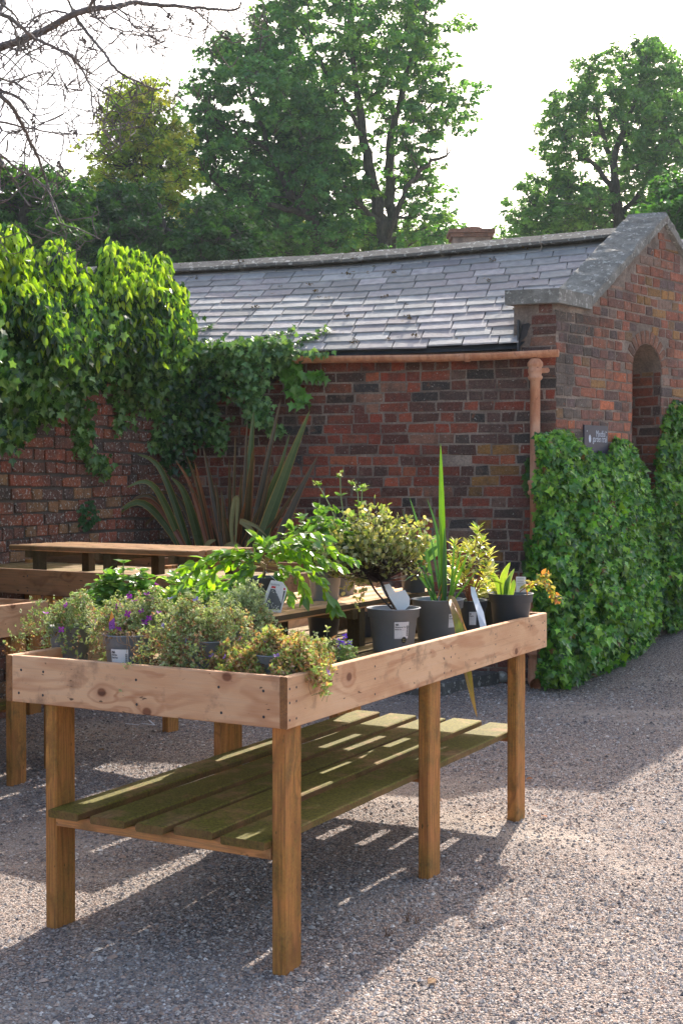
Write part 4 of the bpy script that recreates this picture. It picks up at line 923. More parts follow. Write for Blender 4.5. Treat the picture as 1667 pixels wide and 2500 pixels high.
def exochorda():
    c = at(640, 1440, 4.62); c[2] = .97; r = potroot('potted_shrub', 'arching oval leaved shrub with a hanging picture tag and red band', c, .97)
    R, H = .07, .12; pot_geo(c, R, H, dark=True, root=r); ms, mb = MB(), MB(); top = at(648, 1375, 4.6); tube(ms, smooth_path([c+A([0, 0, H*.8]), (c+top)/2+A([.005, 0, .05]), top], 4), .004, 6, 0, (.22, .15, .1))
    br = [[(650, 1390), (615, 1362), (560, 1360), (510, 1372), (470, 1400), (430, 1462)], [(650, 1380), (600, 1352), (570, 1350), (545, 1350)], [(650, 1375), (680, 1340), (724, 1321), (765, 1324), (816, 1348), (862, 1368)],
          [(655, 1375), (692, 1384), (753, 1399), (782, 1426), (808, 1469), (818, 1490)], [(645, 1385), (640, 1412), (622, 1440), (606, 1462)], [(650, 1385), (610, 1385), (575, 1410), (560, 1440)], [(650, 1370), (665, 1345), (640, 1330), (625, 1315)],
          [(655, 1380), (700, 1360), (730, 1365), (765, 1385)], [(650, 1370), (645, 1345), (660, 1325), (690, 1322)], [(645, 1380), (612, 1395), (590, 1430), (585, 1470)], [(655, 1390), (680, 1400), (690, 1430), (705, 1460)], [(650, 1372), (690, 1345), (735, 1345), (790, 1372)], [(645, 1378), (590, 1372), (540, 1385), (505, 1420), (490, 1450)], [(650, 1380), (600, 1395), (550, 1430), (530, 1465)], [(650, 1375), (620, 1350), (560, 1345), (500, 1365), (450, 1385)], [(655, 1375), (720, 1345), (770, 1350), (830, 1385)], [(655, 1380), (700, 1390), (735, 1420), (745, 1455)], [(650, 1370), (700, 1320), (750, 1300), (790, 1310)]]
    for i, b_ in enumerate(br):
        dz = rng.uniform(-.14, .12); pts = [at(px, py, 4.6+dz*k/len(b_)) for k, (px, py) in enumerate(b_)]; P = smooth_path(pts, 5); tube(ms, P, np.linspace(.0028, .0011, len(P)), 5, 0, (.38, .26, .10), cap=False)
        L_ = len(P); idx = np.arange(3, L_, 1); idx = np.concatenate([idx, idx, [L_-1]]) ; q = P[idx]; tg = np.gradient(P, axis=0)[idx]; tg /= np.linalg.norm(tg, axis=1, keepdims=True)
        side = np.cross(tg, [0, 0.3, 1.]); sg = np.where(np.arange(len(idx)) % 2, 1, -1)[:, None]; D = side*sg*.8+tg*.7+A([0, 0, -.25])+rng.normal(0, .35, (len(idx), 3)); D[-1] = tg[-1]
        leaves(mb, T_OVATE, q, D, A([0, -.55, .8])+rng.normal(0, .4, (len(idx), 3)), rng.uniform(.036, .058, len(idx)), pal([(.24, .46, .03), (.34, .56, .04), (.15, .32, .05), (.18, .32, .11)], len(idx)), wscale=.92)
    mb.build('foliage', M_GLOSS, r); ms.build('branches', M_STEM, r)
    # hanging tag
    y = 4.48; q = [at(662, 1416, y), at(690, 1421, y), at(701, 1437, y+.01), at(686, 1496, y), at(640, 1492, y), at(634, 1484, y)]; m = MB(); n = len(q)
    m.add(q+[p+A([0, .0015, 0]) for p in q], [list(range(n)), list(range(2*n-1, n-1, -1))]+[[i, n+i, n+(i+1) % n, (i+1) % n] for i in range(n)], 0, (.66, .66, .68))
    e = A([0, -.0015, 0]); band = [at(664, 1430, y), at(697, 1436, y+.005), at(696, 1441, y+.005), at(662, 1435, y)]; m.add([p+e for p in band], [[0, 1, 2, 3]], 0, (.55, .04, .05))
    ph = [at(661, 1437, y), at(697, 1443, y+.005), at(684, 1489, y), at(645, 1486, y)]; m.add([p+e for p in ph], [[0, 1, 2, 3]], 0, (.10, .11, .12))
    for k in range(60):
        a_, b2 = rng.uniform(.04, .9), rng.uniform(.03, .93); p = (ph[0]*(1-a_)+ph[1]*a_)*(1-b2)+(ph[3]*(1-a_)+ph[2]*a_)*b2+e*1.5; s = rng.uniform(.001, .003); an = np.linspace(0, 6.28, 7)[:-1]; m.add([p+A([s*math.cos(t), 0, s*math.sin(t)]) for t in an], [list(range(6))], 0, A([.62, .64, .6])*rng.uniform(.6, 1))
    V, F = text_geo('Exochorda', .010); o = at(672, 1429, y)+e; m.add([o+A([v[0]*.75, 0, v[1]+v[0]*-.12]) for v in V], F, 0, (.12, .12, .12))
    tube(m, smooth_path([at(676, 1419, y), at(660, 1405, y+.02), at(648, 1395, y+.06)], 3), .0008, 4, 0, (.7, .7, .7)); m.build('plant_tag', M_FLAT, r)
exochorda()
def geum():
    c = at(793, 1437, 5.0); c[2] = .97; r = potroot('potted_geum', 'tall flower stalked plant in grey pot on the slatted riser', c, .97)
    pot_geo(c, .068, .115, root=r); leafy(r, (c[0], c[1], .97+.1), (.18, .13, .26), 52, .055, T_SERR, [(.14, .30, .05), (.20, .38, .08), (.09, .2, .04), (.26, .40, .14)], .97, per=12, mat=M_GLOSS)
    m, ms, mf = MB(), MB(), MB()
    for st in ([(835, 1330), (815, 1260), (795, 1215), (773, 1180)], [(845, 1320), (840, 1270), (832, 1210), (830, 1158)], [(880, 1300), (876, 1250), (872, 1200), (862, 1180)], [(880, 1290), (882, 1240), (884, 1200), (890, 1190)], [(925, 1290), (928, 1262), (930, 1245)]):
        P = smooth_path([A([c[0]+.02, c[1], 1.08])]+[at(px, py, 5.05) for px, py in st], 4); tube(ms, P, np.linspace(.003, .0016, len(P)), 5, 0, (.26, .32, .14), cap=False)
        for i in range(6, len(P)-1, 3): an = rng.uniform(0, 6, 5); D = np.stack([np.cos(an), np.sin(an)*.6, np.full(5, .55)], 1); leaves(m, T_LONG, np.tile(P[i], (5, 1)), D, randdir(5, 1), rng.uniform(.018, .032, 5), pal([(.18, .32, .06), (.26, .40, .12)], 5), wscale=1.6)
        k = 22; q = P[-1]+rng.normal(0, .006, (k, 3)); leaves(mf, T_OVATE, q, randdir(k, .6), randdir(k), rng.uniform(.007, .013, k), pal([(.34, .42, .22), (.5, .52, .36), (.24, .34, .12)], k))
    m.build('stem_leaves', M_LEAF, r); ms.build('flower_stalks', M_STEM, r); mf.build('buds', M_LEAF, r)
    c = at(832, 1432, 5.28); c[2] = .97; r = potroot('potted_geum', 'half hidden leafy plant in grey pot behind the variegated bush', c, .97); pot_geo(c, .07, .11, root=r)
    leafy(r, (c[0], c[1], 1.07), (.13, .10, .16), 16, .05, T_SERR, [(.16, .30, .05), (.22, .38, .08)], .97, per=11, mat=M_GLOSS)
geum()
def pittosporum():
    c = at(960, 1489, 4.88); c[2] = DK; R, H = .100, .165; r = potroot('potted_pittosporum', 'round variegated bush on a dark stem in a labelled grey pot', c, DK)
    pot_geo(c, R, H, root=r); pot_label(r, c, R, H, .33, .066, .055, .118, [('Pittosporum ten. Tom Thumb', .105, .66), ('Mardick 3 Ltr', .10, .53)])
    ms, mb, md = MB(), MB(), MB(); b_ = c+A([.02, 0, H*.85]); cen = at(903, 1338, 4.92); rad = A([.215, .18, .17])
    fk = at(930, 1420, 4.9); tube(ms, smooth_path([b_, (b_+fk)/2+A([-.005, 0, 0]), fk], 4), .005, 6, 0, (.035, .022, .02)); tube(ms, smooth_path([b_+A([-.006, 0, 0]), at(918, 1445, 4.88), at(895, 1400, 4.86)], 4), .004, 6, 0, (.035, .022, .02))
    n = 430; d = randdir(n); rr = rng.uniform(.3, 1, n)**.45; bumpy = 1+.14*np.sin(d[:, 0]*7+1)+.12*np.sin(d[:, 2]*9)+.1*np.sin(d[:, 1]*8); tips = cen+d*(rr*bumpy)[:, None]*rad; tips = tips[~((d[:, 2] < -.55) & (rr > .6))]
    n = len(tips); src = np.where(rng.random(n)[:, None] < .6, fk, at(895, 1400, 4.86)); mid = src*.45+tips*.55+rng.normal(0, .012, (n, 3))-A([0, 0, .01])
    for i in range(n): tube(ms, [src[i], mid[i], tips[i]], [.0016, .0012, .0006], 3, 0, (.03, .02, .02), cap=False)
    k = 9; f = rng.uniform(.0, 1, (n*k, 1))**.7; PP = np.repeat(mid, k, 0)*(1-f)+np.repeat(tips, k, 0)*f; D = randdir(n*k, .3)+np.repeat(unit_rows(tips-mid), k, 0)*.6
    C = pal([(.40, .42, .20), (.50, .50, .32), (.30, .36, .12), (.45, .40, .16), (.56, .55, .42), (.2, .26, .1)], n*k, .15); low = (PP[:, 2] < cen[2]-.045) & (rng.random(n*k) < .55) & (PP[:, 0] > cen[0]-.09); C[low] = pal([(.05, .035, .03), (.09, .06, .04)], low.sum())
    leaves(mb, T_ROUND, PP, D, randdir(n*k, .9), rng.uniform(.016, .025, n*k), C, wscale=.85); mb.build('foliage', M_GLOSS, r)
    for px, py, tx in ((1040, 1275, 0), (1030, 1345, 0), (770, 1370, 0), (1000, 1400, 0), (850, 1255, 0), (850, 1445, 0), (875, 1480, 0), (812, 1405, 0), (1015, 1365, 0), (880, 1425, 0), (1045, 1320, 0)):
        t_ = at(px, py, 4.9); P = smooth_path([cen*.6+t_*.4, cen*.3+t_*.7, t_], 4); tube(ms, P, .0012, 3, 0, (.03, .02, .02), cap=False); q = 46; f = rng.integers(0, len(P), q); leaves(md, T_ROUND, P[f]+rng.normal(0, .01, (q, 3)), randdir(q, .4), randdir(q, .8), rng.uniform(.015, .024, q), pal([(.40, .40, .2), (.5, .46, .28), (.3, .34, .12)], q)); md.build('side_shoot', M_GLOSS, r); md = MB()
    ms.build('branches', M_STEM, r)
    for nm, pts in (('plant_tag', [(962, 1447), (988, 1440), (1000, 1460), (999, 1478), (985, 1492), (970, 1490), (948, 1455)]), ('plant_tag', [(928, 1430), (950, 1425), (968, 1450), (955, 1462), (940, 1455)])):
        y = 4.86 if pts[0][0] > 950 else 4.94; q = [at(px, py, y) for px, py in pts]; n = len(q); m = MB(); m.add(q+[p+A([0, .0015, 0]) for p in q], [list(range(n)), list(range(2*n-1, n-1, -1))]+[[i, n+i, n+(i+1) % n, (i+1) % n] for i in range(n)]); m.build(nm, M_WHITE, r)
def unit_rows(v): return v/np.maximum(np.linalg.norm(v, axis=1, keepdims=True), 1e-9)
pittosporum()
def blade(mb, pts, w0, cols, edge=None, n=5, nrm=None, fold=.25, mi=0, tip=.08):
    """sword leaf through points; edge = colour of margins"""
    P = smooth_path(pts, n); T = np.gradient(P, axis=0); T = unit_rows(T); N_ = len(P)
    side = np.cross(T, A([0, -1., .15]) if nrm is None else A(nrm)); side = unit_rows(side); up = np.cross(side, T); f = np.linspace(0, 1, N_); wd = w0*np.minimum(1, (1-f)/.45+tip*0)**.8*np.minimum(1, .55+f*1.6); wd[-1] = .0003
    offs = [-1, -.86, 0, .86, 1] if edge is not None else [-1, 0, 1]
    V = np.concatenate([[P + side*(wd*o/2)[:, None] + up*(abs(o)*wd*fold)[:, None]] for o in offs]); k = len(offs)
    V = V.transpose(1, 0, 2).reshape(-1, 3); i = np.arange(N_-1)[:, None]*k; j = np.arange(k-1)[None]; F = np.stack([i+j, i+j+1, i+k+j+1, i+k+j], -1).reshape(-1, 4)
    c = A(cols, float); C = np.tile(c, (len(F), 1)) if c.ndim == 1 else np.repeat(A([np.interp(f[:-1], np.linspace(0, 1, len(c)), c[:, q]) for q in range(3)]).T, k-1, 0)
    if edge is not None: C = C.reshape(-1, k-1, 3); C[:, 0] = edge; C[:, -1] = edge; C = C.reshape(-1, 3)
    wcv = np.tile(np.stack([np.zeros(k)+.5, A(offs)*.4, np.zeros(k)], 1), (N_, 1)); wcv[:, 0] = np.repeat(f, k)
    mb.add(V, F, mi, C, wcv)
def cordyline():
    c = at(1068, 1468, 5.22); c[2] = DK; r = potroot('potted_cordyline', 'spiky sword leaved plant in grey pot with one yellow leaf drooping over the board', c, DK); pot_geo(c, .105, .17, root=r)
    pot_label(r, c, .105, .17, .62, .04, .06, .115, [('Phormium', .12, .62)], False, False)
    mb = MB(); zz = DK+.15
    def bl(px0, tipp, w_, col, y1=5.2, mid=None, e=None): b_ = at(px0, 1470, 5.2); b_[2] = zz; t_ = at(*tipp, y1); m_ = at(*mid, (5.2+y1)/2) if mid else (b_+t_)/2; blade(mb, [b_, m_, t_], w_, col, e)
    g1, g2 = [(.10, .26, .02), (.16, .34, .03), (.12, .26, .04)], [(.06, .17, .05), (.09, .2, .09)]
    bl(1085, (1075, 1082), .024, g1, 5.12, (1078, 1260), (.2, .36, .03)); bl(1080, (1071, 1190), .012, g1, 5.2, (1080, 1300)); bl(1060, (999, 1213), .017, g2, 5.1, (1042, 1360)); bl(1075, (1042, 1217), .012, g2, 5.25, (1068, 1310)); bl(1055, (980, 1243), .010, g2, 5.3, (1030, 1370))
    bl(1085, (1085, 1285), .018, g2, 5.15); bl(1095, (1145, 1345), .012, g1, 5.2, (1122, 1400)); bl(1092, (1128, 1330), .010, g1, 5.25); bl(1070, (1000, 1390), .012, g2, 5.1, (1035, 1400)); bl(1060, (1003, 1345), .010, g1, 5.2); bl(1065, (985, 1420), .010, g2, 5.05, (1020, 1405)); bl(1098, (1110, 1310), .010, g1, 5.3); bl(1078, (1050, 1300), .010, g2, 5.3); bl(1100, (1165, 1390), .008, g1, 5.2)
    bl(1070, (1095, 1400), .006, (.5, .22, .12)); bl(1062, (1080, 1420), .006, (.45, .2, .1))
    P = [(1092, 1462, 5.16), (1103, 1466, 5.08), (1116, 1510, 4.99), (1128, 1580, 4.955), (1142, 1645, 4.945), (1152, 1700, 4.94), (1164, 1752, 4.94)]
    blade(mb, [at(*p) for p in P], .038, [(.26, .30, .12), (.38, .20, .08), (.20, .26, .04), (.30, .30, .03), (.45, .30, .06), (.55, .28, .10)], (.42, .24, .08), fold=.12)
    blade(mb, [at(1105, 1470, 5.06), at(1120, 1500, 4.99), at(1135, 1535, 4.975), at(1154, 1563, 4.97)], .009, (.50, .26, .14)); blade(mb, [at(1132, 1600, 4.95), at(1138, 1650, 4.94), at(1152, 1690, 4.94)], .006, (.45, .30, .15))
    mb.build('leaves', M_BLADE, r)
cordyline()
def variegated():
    VC = [(.62, .58, .12), (.70, .66, .30), (.18, .32, .05), (.52, .54, .12), (.72, .70, .45), (.28, .40, .08)]
    c = at(1146, 1464, 5.40); c[2] = DK; r = potroot('potted_variegated_shrub', 'tall yellow edged variegated shrub with a long white tag', c, DK); pot_geo(c, .074, .15, dark=True, root=r); pot_label(r, c, .074, .15, .1, .034, .05, .105, [('Daphne', .14, .64)], False, False)
    ms, mb = MB(), MB(); b_ = c+A([0, 0, .13])
    for px, py in ((1165, 1290), (1175, 1315), (1140, 1330), (1110, 1325), (1195, 1345), (1190, 1375), (1150, 1370), (1120, 1380), (1180, 1400), (1105, 1365), (1100, 1400), (1160, 1420), (1128, 1410), (1145, 1345), (1200, 1390), (1135, 1395), (1168, 1350), (1115, 1345), (1155, 1325), (1190, 1420)):
        t_ = at(px, py, 5.38+rng.uniform(-.07, .07)); P = smooth_path([b_, b_*.5+t_*.5+A([0, 0, .02]), t_], 4); tube(ms, P, np.linspace(.0028, .0014, len(P)), 5, 0, (.28, .10, .05), cap=False)
        k = 15; an = np.arange(k)*2.4; up = np.linspace(-.1, 1.5, k); D = np.stack([np.cos(an), np.sin(an), up], 1); q = t_-A([0, 0, 1])*np.linspace(.05, 0, k)[:, None]
        leaves(mb, T_LONG, q, D, A([0, 0, 1.])+rng.normal(0, .3, (k, 3)), rng.uniform(.032, .05, k), pal(VC, k, .12), wscale=1.35)
    mb.build('foliage', M_GLOSS, r); ms.build('branches', M_STEM, r)
    q = [at(1148, 1432, 5.3), at(1158, 1434, 5.3), at(1166, 1460, 5.25), at(1180, 1495, 5.19), at(1187, 1530, 5.13), at(1172, 1534, 5.13), at(1162, 1490, 5.19), at(1150, 1452, 5.26)]; n = len(q); m = MB(); m.add(q+[p+A([0, .0015, 0]) for p in q], [[0, 1, 2, 7], [7, 2, 3, 6], [6, 3, 4, 5]]+[[n+3, n+2, n+7], [n+2, n+1, n, n+7], [n+6, n+4, n+3, n+7], [n+6, n+5, n+4]]); m.build('plant_tag', M_WHITE, r)
    c = at(1192, 1462, 5.62); c[2] = DK; r = potroot('potted_variegated_shrub', 'low cream edged cushion plant in a small dark pot', c, DK); pot_geo(c, .062, .145, dark=True, root=r); mb = MB(); n = 520; d = randdir(n, .5); d[:, 2] = abs(d[:, 2]); P = A([c[0]+.005, c[1]-.04, DK+.145])+d*A([.085, .08, .07])*rng.uniform(.5, 1, (n, 1)); leaves(mb, T_OVATE, P, d*A([1, 1, .4])+rng.normal(0, .4, (n, 3)), randdir(n, 1.2), rng.uniform(.016, .028, n), pal([(.50, .52, .12), (.58, .58, .3), (.35, .42, .08)], n)); mb.build('foliage', M_GLOSS, r)
    c = at(1246, 1446, 5.44); c[2] = DK; r = potroot('potted_hosta', 'broad upright leaved plant in dark pot with a reddish drooping shoot', c, DK); R, H = .093, .175; pot_geo(c, R, H, dark=True, root=r); mb = MB(); z = DK+.15
    def lf(px0, pts, w_, col): blade(mb, [(lambda p: A([p[0], p[1], z]))(at(px0, 1450, 5.42))]+[at(px, py, 5.4) for px, py in pts], w_, col, fold=.12, edge=(.45, .48, .2))
    lf(1228, [(1228, 1410), (1245, 1372)], .030, [(.12, .25, .03), (.3, .42, .05), (.25, .4, .05)]); lf(1238, [(1240, 1420), (1255, 1388)], .022, (.14, .24, .08)); lf(1232, [(1236, 1425), (1244, 1405)], .022, (.12, .24, .06)); lf(1222, [(1212, 1420), (1195, 1400), (1178, 1404)], .026, [(.2, .34, .04), (.36, .46, .08)]); lf(1245, [(1252, 1428), (1254, 1415)], .02, (.16, .28, .05))
    mb.build('leaves', M_GLOSS, r)
    m = MB(); ms = MB(); P = smooth_path([at(1268, 1445, 5.4), at(1290, 1430, 5.36), at(1318, 1420, 5.3), at(1345, 1440, 5.28), at(1358, 1462, 5.27)], 4); tube(ms, P, .0022, 5, 0, (.4, .2, .08)); P2 = smooth_path([at(1300, 1428, 5.34), at(1318, 1405, 5.3), at(1335, 1412, 5.3)], 4); tube(ms, P2, .0016, 5, 0, (.3, .3, .1))
    for Q in (P, P2):
        k = 60 if Q is P else 26; i = rng.integers(3, len(Q), k); leaves(m, T_OVATE, Q[i]+rng.normal(0, .008, (k, 3)), randdir(k, -.4), randdir(k, 1), rng.uniform(.018, .034, k), pal([(.42, .36, .08), (.55, .22, .09), (.36, .40, .10), (.48, .42, .2), (.22, .32, .08)], k))
    m.build('drooping_shoot', M_LEAF, r); ms.build('stems', M_STEM, r)
    q = [at(1259, 1408, 5.4), at(1283, 1408, 5.4), at(1283, 1446, 5.41), at(1259, 1446, 5.41)]; m = MB(); m.add(q+[p+A([0, .0015, 0]) for p in q], [[0, 1, 2, 3], [7, 6, 5, 4]]); 
    for k in range(5): a_, b2 = q[0]*.9+q[1]*.1, q[0]*.2+q[1]*.8; dz = A([0, -.001, -.006-.007*k]); m.add([a_+dz, b2+dz, b2+dz-A([0, 0, .0012]), a_+dz-A([0, 0, .0012])], [[0, 1, 2, 3]], 1)
    m.build('plant_tag', [M_WHITE, M_INK], r)
    # pots on the riser and beneath
    c = at(1010, 1425, 5.42); c[2] = .97; r = potroot('potted_bergenia', 'broad leaved plant in a dark pot at the far end of the riser', c, .97); pot_geo(c, .062, .11, dark=True, root=r); mb = MB()
    for t_, w_ in (((1068, 1322), .05), ((1040, 1318), .045), ((985, 1365), .035), ((1075, 1345), .04), ((1010, 1330), .03)): b_ = c+A([0, 0, .1]); t3 = at(*t_, 5.4); blade(mb, [b_, (b_+t3)/2+A([0, 0, .01]), t3+A([0, 0, .01]), t3+A([.02, 0, -.01])], w_, [(.08, .2, .05), (.14, .27, .12), (.16, .3, .14)], fold=.1)
    mb.build('leaves', M_GLOSS, r)
    for px, y_, R_, H_, lb in ((790, 5.30, .075, .12, 'empty black pot under the riser, left of its post'), (886, 5.35, .05, .10, 'small black pot under the riser, right of its post')):
        c = at(px, 1500, y_); c[2] = DK; r = empty('plant_pot', (c[0], c[1], DK)); tag(r, lb, 'pot', 'black pots under the riser'); pot_geo(c, R_, H_, dark=True, root=r)
variegated()

# ------------------------------------------------------------------ phormium by the wall
def phormium():
    r = empty('phormium', (-.85, 9.1, 0)); tag(r, 'large bronze green sword leaved phormium in the wall corner', 'phormium'); mb = MB()
    tips = [(620, 1000, .075, 0), (604, 1025, .035, 1), (686, 972, .05, 1), (757, 1000, .085, 0), (708, 1056, .05, 0), (777, 1110, .06, 1), (697, 1108, .075, 0), (496, 1089, .05, 1), (475, 1124, .035, 2), (429, 1124, .03, 2), (559, 1118, .035, 1), (526, 1175, .04, 1),
            (620, 1089, .06, 1), (623, 1115, .035, 2), (335, 1108, .05, 0), (308, 1190, .05, 0), (284, 1262, .035, 2), (250, 1293, .06, 0), (418, 1165, .06, 0), (421, 1218, .05, 0), (455, 1180, .04, 1), (512, 1230, .04, 2), (545, 1260, .05, 1), (650, 1180, .045, 1), (590, 1150, .04, 1), (640, 1230, .05, 1), (480, 1255, .03, 2), (690, 1250, .04, 1), (575, 1060, .03, 1), (735, 1180, .04, 1), (805, 1235, .04, 0), (380, 1200, .04, 1), (300, 1240, .04, 1), (455, 1110, .03, 1), (540, 1195, .04, 1), (600, 1225, .04, 2), (665, 1130, .04, 1), (440, 1240, .04, 1), (345, 1290, .04, 1), (720, 1290, .04, 1)]
    base_px = lambda px: 556+(px-540)*.34
    for k, (px, py, w_, kd) in enumerate(tips):
        y0, y1 = 9.05+rng.uniform(-.12, .2), 9.0+rng.uniform(-.35, .35)+(0.2 if px > 650 else 0)
        b_ = at(base_px(px)+rng.uniform(-16, 16), 1395, y0); g_ = at(556+(px-540)*.12, 1500, 9.1); g_[2] = .03; t_ = at(px, py, min(y1, 9.45)); h = (1197-py)
        bow = A([0, 0, .10+.22*max(0, (470-px)/220)]) if px < 470 else A([0, 0, .04]); m_ = b_*.45+t_*.55+bow
        c = [[(.035, .055, .022), (.075, .12, .04), (.13, .18, .06)], [(.05, .03, .025), (.09, .065, .04), (.14, .10, .05)], [(.14, .05, .04), (.22, .08, .05), (.28, .12, .05)]][kd]
        blade(mb, [g_, b_, m_, t_], w_*1.05, c, [(.36, .24, .06), (.42, .18, .06), (.5, .2, .09)][kd], n=7, fold=.14)
    for pts, w_ in (([(573, 1350), (565, 1290), (572, 1225), (580, 1222), (577, 1290), (575, 1345)], .032), ([(640, 1330), (610, 1290), (588, 1272), (625, 1285), (655, 1312)], .035), ([(500, 1345), (510, 1325), (528, 1318)], .035), ([(545, 1338), (570, 1328), (600, 1345)], .035)):
        blade(mb, [at(px, py, 8.8) for px, py in pts], w_, [(.2, .2, .08), (.28, .26, .12), (.16, .17, .07)], (.26, .18, .06), n=5, fold=.1)
    mb.build('leaves', M_BLADE, r)
phormium()

# ------------------------------------------------------------------ ivy and climber
LIME = [(.26, .44, .03), (.34, .52, .04), (.20, .36, .03), (.42, .56, .07)]
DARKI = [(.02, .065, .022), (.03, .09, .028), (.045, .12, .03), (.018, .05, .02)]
MIDI = [(.07, .18, .04), (.10, .22, .05), (.06, .15, .04), (.13, .26, .06)]
def wall_y(px):
    """distance of garden wall / outhouse side wall at this pixel column"""
    return on_wall(px, 1197, J0, WD)[1] if px < 470 else on_wall(px, 1197, C0, AD)[1]
def climber():
    r = empty('climbing_ivy', (-1.7, 8.6, 2.2)); tag(r, 'huge lime green climber mounded over the garden wall top', 'climber')
    poly = [(-160, 560), (0, 552), (45, 548), (62, 590), (70, 622), (110, 590), (135, 575), (170, 590), (190, 640), (208, 655), (238, 655), (252, 600), (275, 584), (300, 612), (335, 600), (368, 632), (392, 618), (416, 625), (420, 680), (446, 690), (452, 735), (474, 772), (478, 800), (455, 815), (462, 850), (440, 905), (415, 920), (372, 965), (345, 975), (330, 930), (270, 900), (215, 930), (180, 985), (120, 1000), (60, 1030), (20, 1060), (-160, 1060)]
    n = 5600; q = sample_poly(poly, n); ed = edgedist(q[:, 0], q[:, 1], poly); ed[q[:, 0] < 60] = np.maximum(ed[q[:, 0] < 60], 60)
    bul = .16+.62*np.clip(ed/130, 0, 1)**.6
    lump = A([noise.noise((a/75, b/95, 1.7)) for a, b in q]); bul *= 1+.55*lump
    wy = A([wall_y(a) for a in q[:, 0]]); top = q[:, 1] < 930
    depth = rng.uniform(0, 1, n)**1.7; y = wy-.06-bul*(1-depth*.75)+np.where(q[:, 1] < 760, .25, 0)*depth
    P = at_v(q[:, 0], q[:, 1], y)
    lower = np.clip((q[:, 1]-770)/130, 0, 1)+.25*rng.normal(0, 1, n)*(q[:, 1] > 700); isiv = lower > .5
    # hanging shoots with ovate leaves
    mb, mi_, ms = MB(), MB(), MB()
    s = P[~isiv]; k = 7; m_ = len(s); f = np.tile(np.arange(k)/k, m_)[:, None]; L_ = np.repeat(rng.uniform(.10, .26, m_), k)[:, None]; out = np.repeat(np.stack([rng.normal(0, .35, m_), rng.normal(-.5, .3, m_), np.zeros(m_)], 1), k, 0)
    PP = np.repeat(s, k, 0)+out*L_*.35*f+A([0, 0, 1.])*L_*(.25*f-.95*f*f)+rng.normal(0, .012, (m_*k, 3))
    D = out*.35+A([0, 0, -1.])+rng.normal(0, .33, (m_*k, 3)); Nn = A([0, -1, .55])+out*.6+rng.normal(0, .55, (m_*k, 3))
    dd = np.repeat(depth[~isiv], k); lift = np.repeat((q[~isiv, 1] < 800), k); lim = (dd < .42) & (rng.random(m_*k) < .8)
    C = pal(DARKI, m_*k, .15); nl = lim.sum(); C[lim] = pal(LIME, nl, .14); md = (q[~isiv, 1] > 710); mdk = np.repeat(md, k) & (rng.random(m_*k) < .7); C[mdk] = pal(DARKI+MIDI[:2], mdk.sum(), .15)  # deeper leaves take the dark palette: interior shade painted into their colour
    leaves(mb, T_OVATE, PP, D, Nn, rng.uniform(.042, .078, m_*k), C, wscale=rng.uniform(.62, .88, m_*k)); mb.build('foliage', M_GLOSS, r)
    s = P[isiv]; k = 5; m_ = len(s); PP = np.repeat(s, k, 0)+rng.normal(0, .05, (m_*k, 3)); D = A([0, -.25, -1.])+rng.normal(0, .5, (m_*k, 3)); Nn = A([0, -1, .45])+rng.normal(0, .45, (m_*k, 3))
    leaves(mi_, T_IVY, PP, D, Nn, rng.uniform(.036, .066, m_*k), pal(MIDI+DARKI[:2]+[(.16, .30, .10)], m_*k, .18)); 
    # trailing strands on the brick
    strands = [[(150, 985), (185, 1020), (195, 1070), (215, 1110), (245, 1130), (258, 1148)], [(170, 960), (215, 1000), (205, 1060), (190, 1100)], [(395, 950), (400, 1000), (385, 1050), (395, 1085)], [(420, 920), (430, 990), (432, 1040), (430, 1080)], [(455, 900), (480, 960), (505, 1040), (540, 1090)], [(440, 920), (445, 1000), (468, 1080)], [(470, 900), (500, 960), (520, 1010), (545, 1070)], [(285, 950), (296, 1000), (290, 1045)], [(345, 950), (365, 985), (378, 1008)], [(10, 1040), (5, 1080)], [(60, 1020), (70, 1050)], [(300, 960), (330, 1000)], [(410, 1060), (395, 1080), (378, 1075)], [(445, 950), (460, 1010), (455, 1060)]]
    for st in strands:
        pts = [at(px, py, wall_y(px)-.05-rng.uniform(0, .04)) for px, py in st]; Q = smooth_path(pts, 6); tube(ms, Q, .003, 4, 0, (.12, .07, .04), cap=False); k = len(Q)*7; i = rng.integers(0, len(Q), k)
        leaves(mi_, T_IVY, Q[i]+rng.normal(0, .032, (k, 3))*A([1, .5, 1]), A([0, -.3, -1.])+rng.normal(0, .5, (k, 3)), A([0, -1, .4])+rng.normal(0, .4, (k, 3)), rng.uniform(.035, .062, k), pal(MIDI+[(.2, .36, .12)], k, .18))
    # dark thicket in the wall corner
    p2 = [(405, 900), (480, 900), (500, 1000), (475, 1150), (440, 1170), (395, 1130), (400, 1000)]; k = 320; q2 = sample_poly(p2, k); P2 = at_v(q2[:, 0], q2[:, 1], A([wall_y(a) for a in q2[:, 0]])-.05-rng.uniform(0, .2, k)); leaves(mi_, T_IVY, P2, A([0, -.2, -1.])+rng.normal(0, .5, (k, 3)), A([0, -1, .3])+rng.normal(0, .5, (k, 3)), rng.uniform(.04, .065, k), pal(DARKI, k, .2))
    mi_.build('trailing_leaves', M_IVY, r)
    for _ in range(26):
        a_ = P[rng.choice(np.where(depth > .55)[0])]+A([0, .1, 0]); b_ = a_+A([rng.normal(0, .2), .25, -rng.uniform(.05, .2)]); tube(ms, smooth_path([a_, (a_+b_)/2+rng.normal(0, .03, 3), b_], 3), .004, 4, 0, (.10, .06, .04), cap=False)
    ms.build('stems', M_STEM, r)
climber()
